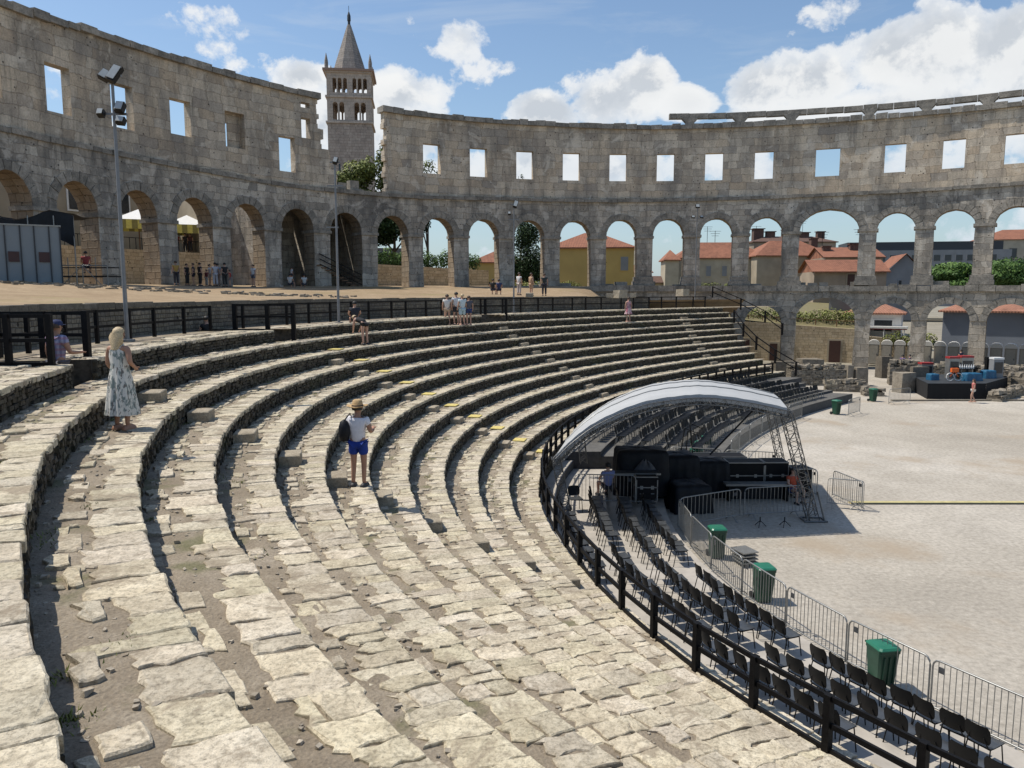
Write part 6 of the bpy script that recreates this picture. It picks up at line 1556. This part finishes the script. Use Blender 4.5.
def person(label,loc,rz,h=1.7,top=(.6,.6,.6),bottom=(.05,.06,.1),pose='stand',hair='brown',skin='skin',sleeve=.5,legs=.45,arms=None,bend=0,near=False,group=None,dress=None,hat=None,topmat=None,botmat=None,longhair=False,headturn=0,headbow=0,shoes=True):
    k=h/1.75; root=thing('person',loc,label,'person',rz,group)
    J={'pelvis':(0,0,.96),'spine':(0,-.01,1.12),'chest':(0,0,1.30),'nb':(0,-.015,1.44),'neck':(0,0,1.505),'jaw':(0,.03,1.565),'skull':(0,.012,1.645),'crown':(0,0,1.715)}
    for s,n in ((-1,'L'),(1,'R')):
        J['sh'+n]=(s*.175,-.005,1.405); J['el'+n]=(s*.235,-.01,1.13); J['wr'+n]=(s*.245,.06,.89); J['ha'+n]=(s*.245,.085,.82)
        J['hip'+n]=(s*.09,0,.90); J['kn'+n]=(s*.10,.02,.50); J['an'+n]=(s*.105,-.02,.09); J['to'+n]=(s*.125,.13,.035)
    if arms:
        for q,v in arms.items(): J[q]=v
    if pose=='walk': J['knL']=(-.10,.12,.52); J['anL']=(-.10,.10,.1); J['toL']=(-.11,.25,.04); J['anR']=(.1,-.16,.13); J['toR']=(.11,-.03,.04)
    if pose=='sit':
        d=-.96+.12 if False else -.50
        for q in list(J):
            if q[:2] not in ('hi','kn','an','to'): x,y,z=J[q]; J[q]=(x,y,z+d)
        for s,n in ((-1,'L'),(1,'R')):
            J['hip'+n]=(s*.09,.03,.42); J['kn'+n]=(s*.14,.42,.50); J['an'+n]=(s*.13,.40,.08); J['to'+n]=(s*.14,.55,.04); J['el'+n]=(s*.24,.1,.68); J['wr'+n]=(s*.15,.30,.58); J['ha'+n]=(s*.12,.37,.56)
    if bend:
        c=J['pelvis']
        for q in ('spine','chest','nb','neck','jaw','skull','crown','shL','shR'): J[q]=rotx(J[q],c,-bend)
        for n in 'LR':
            s=J['sh'+n]; J['el'+n]=(s[0]*1.1,s[1]+.04,s[2]-.28); J['wr'+n]=(s[0]*.9,s[1]+.12,s[2]-.52); J['ha'+n]=(s[0]*.85,s[1]+.15,s[2]-.60)
    if headbow:
        for q in ('jaw','skull','crown'): J[q]=rotx(J[q],J['neck'],-headbow)
    R={'pelvis':(.135,.105),'spine':(.12,.092),'chest':(.15,.105),'nb':.075,'neck':.052,'jaw':.066,'skull':.088,'crown':.055,'sh':.062,'el':.042,'wr':.028,'ha':.034,'hip':.088,'kn':.056,'an':.038,'to':.034}
    names=list(J); idx={n:i for i,n in enumerate(names)}
    def r_(n): return R[n] if n in R else R[n[:-1]]
    def S(v): return tuple(x*k for x in v) if isinstance(v,tuple) else v*k
    pts=[(S(J[n]),S(r_(n))) for n in names]
    ed=[('pelvis','spine'),('spine','chest'),('chest','nb'),('nb','neck'),('neck','jaw'),('jaw','skull'),('skull','crown')]
    for n in 'LR': ed+=[('nb' if False else 'chest','sh'+n),('sh'+n,'el'+n),('el'+n,'wr'+n),('wr'+n,'ha'+n),('pelvis','hip'+n),('hip'+n,'kn'+n),('kn'+n,'an'+n),('an'+n,'to'+n)]
    E=[(idx[a],idx[b]) for a,b in ed]
    if near:   # five fingers on each hand
        for n,s in (('L',-1),('R',1)):
            w_=Vector(J['wr'+n]); h_=Vector(J['ha'+n]); d=(h_-w_).normalized(); side=Vector((0,1,0)) if abs(d.y)<.8 else Vector((1,0,0)); side=(side-d*side.dot(d)).normalized(); up=d.cross(side)
            for i,(o,l) in enumerate(((-.024,.062),(-.008,.075),(.009,.070),(.025,.055))):
                a=h_+side*o+d*.028; b_=a+d*l*.5+up*.006*s; c=b_+d*l*.45+up*.022*s
                n0=len(pts); pts+=[(S(tuple(a)),.0095*k),(S(tuple(b_)),.0085*k),(S(tuple(c)),.0075*k)]; E+=[(idx['ha'+n],n0),(n0,n0+1),(n0+1,n0+2)]
            a=h_+side*.03-d*.02; b_=a+side*.025+d*.02; c=b_+d*.03
            n0=len(pts); pts+=[(S(tuple(a)),.012*k),(S(tuple(b_)),.010*k),(S(tuple(c)),.009*k)]; E+=[(idx['ha'+n],n0),(n0,n0+1),(n0+1,n0+2)]
    body=skin_obj('body',pts,E,M[skin],root,2 if near else 1)
    def sub(name,ns,es,mat,inc,over={}):
        P_=[]; ii={}
        for n in ns:
            if isinstance(n,tuple): a,b_,f=n; p=tuple(J[a][q]+(J[b_][q]-J[a][q])*f for q in range(3)); ra=r_(a) if not isinstance(r_(a),tuple) else r_(a)[0]; rb=r_(b_) if not isinstance(r_(b_),tuple) else r_(b_)[0]; r=ra+(rb-ra)*f; key=a+b_
            else: p=J[n]; r=r_(n); key=n
            if key in over: r=over[key]
            if name=='shirt' and key=='pelvis' and not bend: p=(p[0],p[1],p[2]-.075)
            r=tuple(x+inc for x in r) if isinstance(r,tuple) else r+inc
            ii[key]=len(P_); P_.append((S(p),S(r)))
        return skin_obj(name,P_,[(ii[a],ii[b_]) for a,b_ in es],mat,root,2 if near else 1)
    if dress is None:
        tm=topmat or cloth('shirt_cloth',top)
        root.scale=(1.10,1.08,1.0)
        ns=['pelvis','spine','chest',('chest','nb',.75),'shL','shR']; es=[('pelvis','spine'),('spine','chest'),('chest','chestnb'),('chest','shL'),('chest','shR')]
        if sleeve: ns+=[('shL','elL',sleeve),('shR','elR',sleeve)]; es+=[('shL','shLelL'),('shR','shRelR')]
        sub('shirt',ns,es,tm,.018,{'shLelL':.060,'shRelR':.060,'pelvis':(.145,.115)})
        bm=botmat or cloth('trouser_cloth',bottom)
        f=legs
        if f<=1: ns=['pelvis','hipL','hipR',('hipL','knL',f),('hipR','knR',f)]; es=[('pelvis','hipL'),('pelvis','hipR'),('hipL','hipLknL'),('hipR','hipRknR')]; ov={'hipLknL':.085,'hipRknR':.085,'pelvis':(.12,.095)}
        else: ns=['pelvis','hipL','hipR','knL','knR',('knL','anL',.9),('knR','anR',.9)]; es=[('pelvis','hipL'),('pelvis','hipR'),('hipL','knL'),('hipR','knR'),('knL','knLanL'),('knR','knRanR')]; ov={'pelvis':(.12,.095),'knL':.062,'knR':.062,'knLanL':.05,'knRanR':.05}
        sub('shorts' if f<=1 else 'trousers',ns,es,bm,.016,ov)
    else:
        b=MB(); dm,hem=dress
        rings=[(0,-.01,1.42,.125,.085),(0,-.005,1.36,.165,.11),(0,0,1.27,.178,.125),(0,0,1.12,.155,.115),(0,0,1.02,.165,.13),(0,0,.90,.195,.155),(.0,0,.70,.225,.18),(0,0,.5,.25,.20),(0,0,hem,.285,.22)]
        rings=[tuple(v*k for v in r) for r in rings if r[2]>=hem]
        b.loft(rings,n=48,fold=.10,nf=11,cap=False)
        for s in (-1,1): b.tube([(s*.09*k,.05*k,1.40*k),(s*.10*k,-.01*k,1.455*k),(s*.09*k,-.07*k,1.40*k)],.02*k,6)
        b.build('dress',dm,root)
    # hair
    hc=Vector(S(J['skull'])); up=(Vector(S(J['crown']))-Vector(S(J['neck']))).normalized()
    b=MB(); rows=[]; rg=random.Random(len(label)); nn=16
    Rm=up.to_track_quat('Z','Y').to_matrix()
    for i in range(9):
        a=pi*.5-i*(pi*.62)/8; row=[]
        for j in range(nn):
            t_=2*pi*j/nn; rr=.108*cos(a); zz=.112*sin(a)
            if sin(t_)>.35 and i>4: rr*=.80 if i<7 else .6
            v=Vector((rr*cos(t_)*.92,rr*sin(t_)*1.05-.012,zz))*k*(1+rg.uniform(-.03,.03)); row.append(hc+Vector((v.x,v.y,v.z)) if not (bend or headbow) else hc+rotv(v,bend+headbow))
        rows.append(row)
    b.grid(rows,close=True)
    if longhair:
        L=longhair; rows=[]
        for i in range(9):
            f=i/8; z=.02-L*f; wd=.105+.035*sin(pi*min(1,f*1.2))-.02*f; y=-.055-.045*f; row=[]
            for j in range(14):
                t_=2*pi*j/14; row.append(hc+Vector(((wd*cos(t_))*(1+.10*sin(j*2.3+i)),y+.065*sin(t_)*(1+.08*sin(j*3.1+i*1.3)),z-.02*abs(sin(j*1.7))*f))*k)
            rows.append(row)
        b.grid(rows,close=True); b.face(rows[-1][::-1])
    b.build('hair',M[hair],root)
    if near:
        b=MB(); q=Vector(S(J['skull']))
        for s in (-1,1): b.tube([q+Vector((s*.034,.082,.0))*k,q+Vector((s*.034,.096,.0))*k],.011*k,8)
        b.build('eyes',M['black'],root)
        b=MB(); b.tube([q+Vector((0,.085,.0))*k,q+Vector((0,.112,-.038))*k,q+Vector((0,.09,-.048))*k],[.009*k,.017*k,.012*k],8)
        for s in (-1,1): b.tube([q+Vector((s*.084,-.005,.02))*k,q+Vector((s*.10,-.012,.0))*k,q+Vector((s*.086,-.005,-.035))*k],[.012*k,.02*k,.01*k],6)
        b.build('nose_and_ears',M[skin],root)
        b=MB(); b.tube([q+Vector((-.022,.083,-.068))*k,q+Vector((0,.094,-.068))*k,q+Vector((.022,.083,-.068))*k],.007*k,6); b.build('mouth',simple('lips',(.35,.13,.10),.5),root)
    if hat=='straw':
        b=MB(); c=hc+Vector((0,0,.035*k)); rows=[]
        for r,z in ((.001,.125),(.055,.135),(.085,.12),(.10,.05),(.112,.0),(.17,-.012),(.205,.004),(.205,-.004),(.16,-.022),(.10,-.01)): rows.append([c+Vector((r*cos(t_)*.95,r*sin(t_),z-.05*(r/.2)**2*abs(cos(t_))*0+ (.02*abs(cos(t_)) if r>.15 else 0)))*1.0 for t_ in [2*pi*j/28 for j in range(28)]])
        b.grid(rows,close=True); ht=b.build('straw_hat',M['straw'],root)
        b=MB(); b.grid([[c+Vector((r*cos(t_)*.95,r*sin(t_),z)) for t_ in [2*pi*j/28 for j in range(28)]] for r,z in ((.1145,.0),(.108,.03))],close=True); b.build('hat_band',M['brown'],ht)
    if hat and hat!='straw':
        b=MB(); c=hc+Vector((0,0,.03*k)); rows=[]
        for r,z in ((.001,.10),(.06,.092),(.098,.05),(.108,.0),(.108,-.02)): rows.append([c+Vector((r*cos(t_)*.93,r*sin(t_)*1.06,z)) for t_ in [2*pi*j/20 for j in range(20)]])
        b.grid(rows,close=True); b.face([c+Vector((.09*cos(a),.06+.13*sin(a),-.005)) for a in [pi*j/10 for j in range(11)]]); b.build('cap',cloth('cap_cloth',hat),root)
    if shoes:
        for n in 'LR':
            a=Vector(S(J['an'+n])); t_=Vector(S(J['to'+n])); b=MB(); d=(t_-a); d.z=0; L=d.length; rz2=atan2(d.y,d.x); c=(a+t_)/2; zb=min(a.z,t_.z)-.05*k
            prof=[(-.09,.04),(-.06,.05),(.05,.048),(.13,.045),(.165,.02)]
            rows=[]
            for z,s in ((0.0,1.0),(.03,1.03),(.06,.9),(.085,.55)):
                pl=[(x*s,w_*s) for x,w_ in prof]+[(x*s,-w_*s) for x,w_ in prof[::-1]]
                rows.append([(a.x+(x*cos(rz2)-y*sin(rz2))*k,a.y+(x*sin(rz2)+y*cos(rz2))*k,max(0,zb)+z*k) for x,y in pl])
            b.grid(rows,close=True); b.face(rows[-1]); b.build('shoe',M['shoe'] if shoes is True else M[shoes],root)
    return root,J,k
def rotv(v,a): return Vector((v.x,v.y*cos(-a)-v.z*sin(-a),v.y*sin(-a)+v.z*cos(-a)))
def floral(name,base,spots,sc_=9):
    m,nt,b=new_mat(name); N=NT(nt); v=N.obj(); a=N.noise(N.mapv(v,(1.3,1.3,.42)),sc_,4,.6,.8).outputs['Fac']; c=N.noise(N.mapv(v,(1.5,1.5,.5),(3,1,2)),sc_*1.1,4,.6,.8).outputs['Fac']
    col=N.mix(N.ramp(a,[(.52,0),(.57,.85)]),base,spots[0]); col=N.mix(N.ramp(c,[(.56,0),(.60,.9)]),col,spots[1]); N.l(col,b.inputs['Base Color']); b.inputs['Roughness'].default_value=.85; return m
def plaid(name):
    m,nt,b=new_mat(name); N=NT(nt); v=N.obj(); s=N.n('ShaderNodeSeparateXYZ'); N.l(v,s.inputs[0]); 
    fx=N.math('GREATER_THAN',N.math('FRACT',N.math('MULTIPLY',N.math('ADD',s.outputs[0],s.outputs[1]),9)),.55); fz=N.math('GREATER_THAN',N.math('FRACT',N.math('MULTIPLY',s.outputs[2],9)),.55)
    col=N.mix(N.math('MULTIPLY',fx,.55),(.30,.30,.42),(.05,.06,.16)); col=N.mix(N.math('MULTIPLY',fz,.5),col,(.28,.10,.14)); N.l(col,b.inputs['Base Color']); b.inputs['Roughness'].default_value=.85; return m
# woman in the long dress
dm=floral('blotched_dress_cloth',(.62,.60,.54),((.12,.17,.16),(.13,.115,.10)),13)
person('blonde woman in a long white dress with dark blotches, seen from behind',(-6.25,12.2,ez(2)),radians(-14),1.64,pose='stand',hair='blond',skin='skintan',near=True,dress=(dm,.26),longhair=.27,headbow=.16,arms={'elL':(-.24,.0,1.12),'wrL':(-.22,.17,.95),'haL':(-.19,.23,.93),'elR':(.27,-.07,1.16),'wrR':(.20,.13,1.06),'haR':(.15,.20,1.04)},shoes='skintan')
# man in the straw hat
r_,J_,k_=person('man in straw hat, white t-shirt and blue shorts standing on the middle tiers',(-3.08,15.15,ez(6)),radians(-8),1.70,top=(.66,.65,.68),bottom=(.008,.035,.24),hair='black',skin='skintan',near=True,hat='straw',sleeve=.55,legs=.62,arms={'elL':(-.24,.03,1.14),'wrL':(-.20,.20,1.03),'haL':(-.16,.27,1.03),'elR':(.25,.0,1.15),'wrR':(.23,.22,1.16),'haR':(.20,.29,1.19)})
bag=thing('shoulder_bag',(-3.28,15.12,ez(6)+.96),'black backpack hanging from the left shoulder of the man in the straw hat','bag',radians(-8))
b=MB(); rows=[]
for z,rx,ry in ((-.02,.02,.03),(.0,.085,.09),(.12,.115,.12),(.28,.11,.11),(.38,.075,.08),(.42,.02,.03)): rows.append([(-.03+rx*cos(a),-.10+ry*sin(a),z) for a in [2*pi*j/14 for j in range(14)]])
b.grid(rows,close=True); b.face(rows[0][::-1]); b.face(rows[-1]); b.build('bag_body',M['tarp'],bag)
b=MB(); b.tube([(-.02,-.1,.40),(.05,-.10,.50),(.06,.0,.53),(.05,.09,.45),(-.02,.0,.1)],.014,6); b.build('strap',M['black'],bag)
b=MB(); b.box((.15,.30,.97),(.08,.02,.15))
# plaid man
person('man in a navy cap and plaid shirt behind the black fence at left',(-9.0,15.2,ez(1)-.55),radians(-20),1.76,topmat=plaid('plaid_cloth'),bottom=(.1,.1,.12),hair='brown',skin='skintan',hat=(.02,.03,.09),near=True,arms={'elR':(.27,.03,1.13),'wrR':(.27,.25,1.12),'haR':(.24,.31,1.12)},legs=1.5)
person('person in black sitting in the second passage, seen through the fence',(-11.1,28.0,ez(1)-.3),radians(60),1.7,top=(.015,.015,.017),bottom=(.02,.02,.02),hair='black',pose='sit')
person('woman in a short black dress bending forward over the tier',(-6.15,32.2,ez(2)),radians(50),1.68,top=(.012,.012,.014),bottom=(.012,.012,.014),hair='blond',legs=.3,bend=1.25,sleeve=0)
person('person in dark clothes sitting behind the fence above the bending woman',(-6.9,33.9,ez(0)-.25),radians(20),1.7,top=(.02,.022,.03),bottom=(.02,.02,.02),hair='black',pose='sit')
def px(p,D): return (p-512)/F*D
for p,D,lb,top_,bot,lg,h_,hr in ((447.5,42.0,'woman in a white top and beige shorts, left of the four on the upper tier',(.6,.58,.55),(.42,.32,.24),.5,1.66,'brown'),(456.5,42.2,'dark-haired man in white shirt among the four on the upper tier',(.58,.58,.6),(.03,.03,.04),.6,1.78,'black'),(462.5,41.8,'woman in a pale blue dress among the four on the upper tier',(.52,.60,.62),(.40,.52,.56),.9,1.68,'blond'),(469,42.0,'woman in a dark top and navy skirt, right of the four on the upper tier',(.08,.08,.1),(.03,.05,.14),.55,1.58,'brown')):
    person(lb,(px(p,D),D,ez(1)),rnd.uniform(-.6,.6),h_,top=top_,bottom=bot,legs=lg,hair=hr,shoes='skin')
person('girl in a pink and white patterned dress by the third passage',(6.95,46.1,ez(1)),.3,1.5,hair='brown',dress=(floral('pink_pattern_cloth',(.55,.38,.38),((.45,.10,.14),(.20,.12,.14)),8),.55),shoes='skin')
def bankz(x,y): 
    return None
grp=[(183,57.5,'woman in a mustard top, leftmost of the group under the arches',(.42,.26,.07),(.03,.03,.04)),(191,57.8,'short-haired person in black, second from left in the arch group',(.02,.02,.02),(.03,.03,.03)),(196.5,58.2,'person in black with backpack, third from left in the arch group',(.03,.03,.035),(.02,.02,.03)),(202,57.6,'tall person in black, fourth from left in the arch group',(.015,.015,.017),(.02,.02,.02)),(207,57.3,'child in a dark red shirt in the arch group',(.16,.03,.03),(.4,.35,.3)),(212,58.6,'woman in a white top in the middle of the arch group',(.55,.53,.5),(.4,.36,.3)),(217,58.0,'woman in a pale dress in the middle of the arch group',(.52,.50,.52),(.5,.48,.5)),(222.5,58.8,'person in a grey-blue top right of centre in the arch group',(.22,.25,.30),(.3,.22,.18)),(228.5,58.0,'person in a black shirt, near the right of the arch group',(.02,.02,.022),(.03,.03,.03)),(235,58.6,'child in a red shirt at the right end of the arch group',(.42,.04,.035),(.25,.2,.2)),(257,60.0,'person in a white shirt with dark backpack standing alone right of the arch group',(.55,.56,.58),(.12,.13,.16))]
for p,D,lb,a,c in grp: person(lb,(px(p,D)+rnd.uniform(-.25,.25),D+rnd.uniform(-.8,.8),bank_z(px(p,D),D)-.02),rnd.uniform(-3,3),1.25 if 'child' in lb else rnd.uniform(1.62,1.8),top=a,bottom=c,hair=rnd.choice(['black','brown','black']),legs=rnd.choice([.6,1.5]),group='visitors gathered under the left arches')
for p,D,z,lb,ps,a in ((292,64,8.0,'person in a white shirt sitting on the earth bank under the dark arch','sit',(.58,.57,.55)),(306,65,8.05,'person in a white top sitting by the stair tower pier','sit',(.5,.5,.48)),(294,65.5,8.7,'child in a light blue shirt standing on the step under the dark arch','stand',(.45,.52,.6)),(493,59.5,7.55,'person in black sitting on the ground left of the middle lamp post','sit',(.02,.02,.02)),(499,60,7.55,'person in navy sitting on the ground close to the middle lamp post','sit',(.04,.05,.12))):
    person(lb,(px(p,D),D,bank_z(px(p,D),D)+(.55 if 'step' in lb else -.02)),rnd.uniform(-1,1),1.2 if 'child' in lb else 1.7,top=a,bottom=(.04,.04,.06),hair='black',pose=ps,legs=.6)
for p,D,lb,a,c,lg in ((519,58.5,'man in a white t-shirt and pale trousers right of the middle lamp post',(.6,.6,.6),(.45,.40,.38),1.5),(531,58.0,'woman in a tan beige outfit on the terrace before the cypress arch',(.42,.28,.18),(.40,.27,.18),.9),(544,59,'person in dark clothes standing beside the pier right of the cypress arch',(.03,.04,.04),(.03,.03,.04),1.5)):
    person(lb,(px(p,D),D,bank_z(px(p,D),D)-.02),rnd.uniform(-1,1),1.72,top=a,bottom=c,legs=lg,hair='brown')
for i,(p,a) in enumerate(((184,(.25,.03,.03)),(192,(.03,.03,.04)),(197,(.10,.04,.04)))): person(['person in red at the cafe railing under the umbrella','person in black at the cafe railing under the umbrella','person in brown at the cafe railing under the umbrella, rightmost'][i],(px(p,69.5)-.1,69.3,11.1),3.0,1.7,top=a,bottom=(.03,.03,.04),hair='black',legs=1.5)
person('red-shirted person sitting on the scaffold stand beside the grey enclosure',(-24.2,44.2,8.7),.4,1.7,top=(.28,.05,.05),bottom=(.04,.04,.05),hair='black',pose='sit')
person('girl with long brown hair in white shorts beside the little stage',(31.8,52.6,.06),radians(70),1.62,top=(.50,.16,.14),bottom=(.6,.58,.55),hair='brown',pose='walk',longhair=.3,legs=.4,shoes='skin')
person('crouching worker in an orange shirt beside the leaning truss leg',(10.25,27.5,0),radians(200),1.75,top=(.42,.07,.03),bottom=(.02,.05,.16),hair='black',pose='sit')
person('worker in a pale blue shirt sitting beside the mixing desk',(3.3,25.9,.55),radians(20),1.75,top=(.20,.23,.42),bottom=(.02,.02,.03),hair='black',pose='sit')
for i,(p,D,z,a) in enumerate(((904,70.5,.2,(.15,.10,.22)),(911,70.8,.2,(.10,.08,.14)),(962,69,.8,(.02,.03,.06)))): person(['person in purple by the toilets, behind the squat ruin wall','person in a dark shirt beside the one in purple by the toilets','person in navy standing before the toilets above the rubble'][i],(px(p,D),D,z),rnd.uniform(-1,1),1.7,top=a,bottom=(.04,.04,.06),hair='black',legs=1.5)
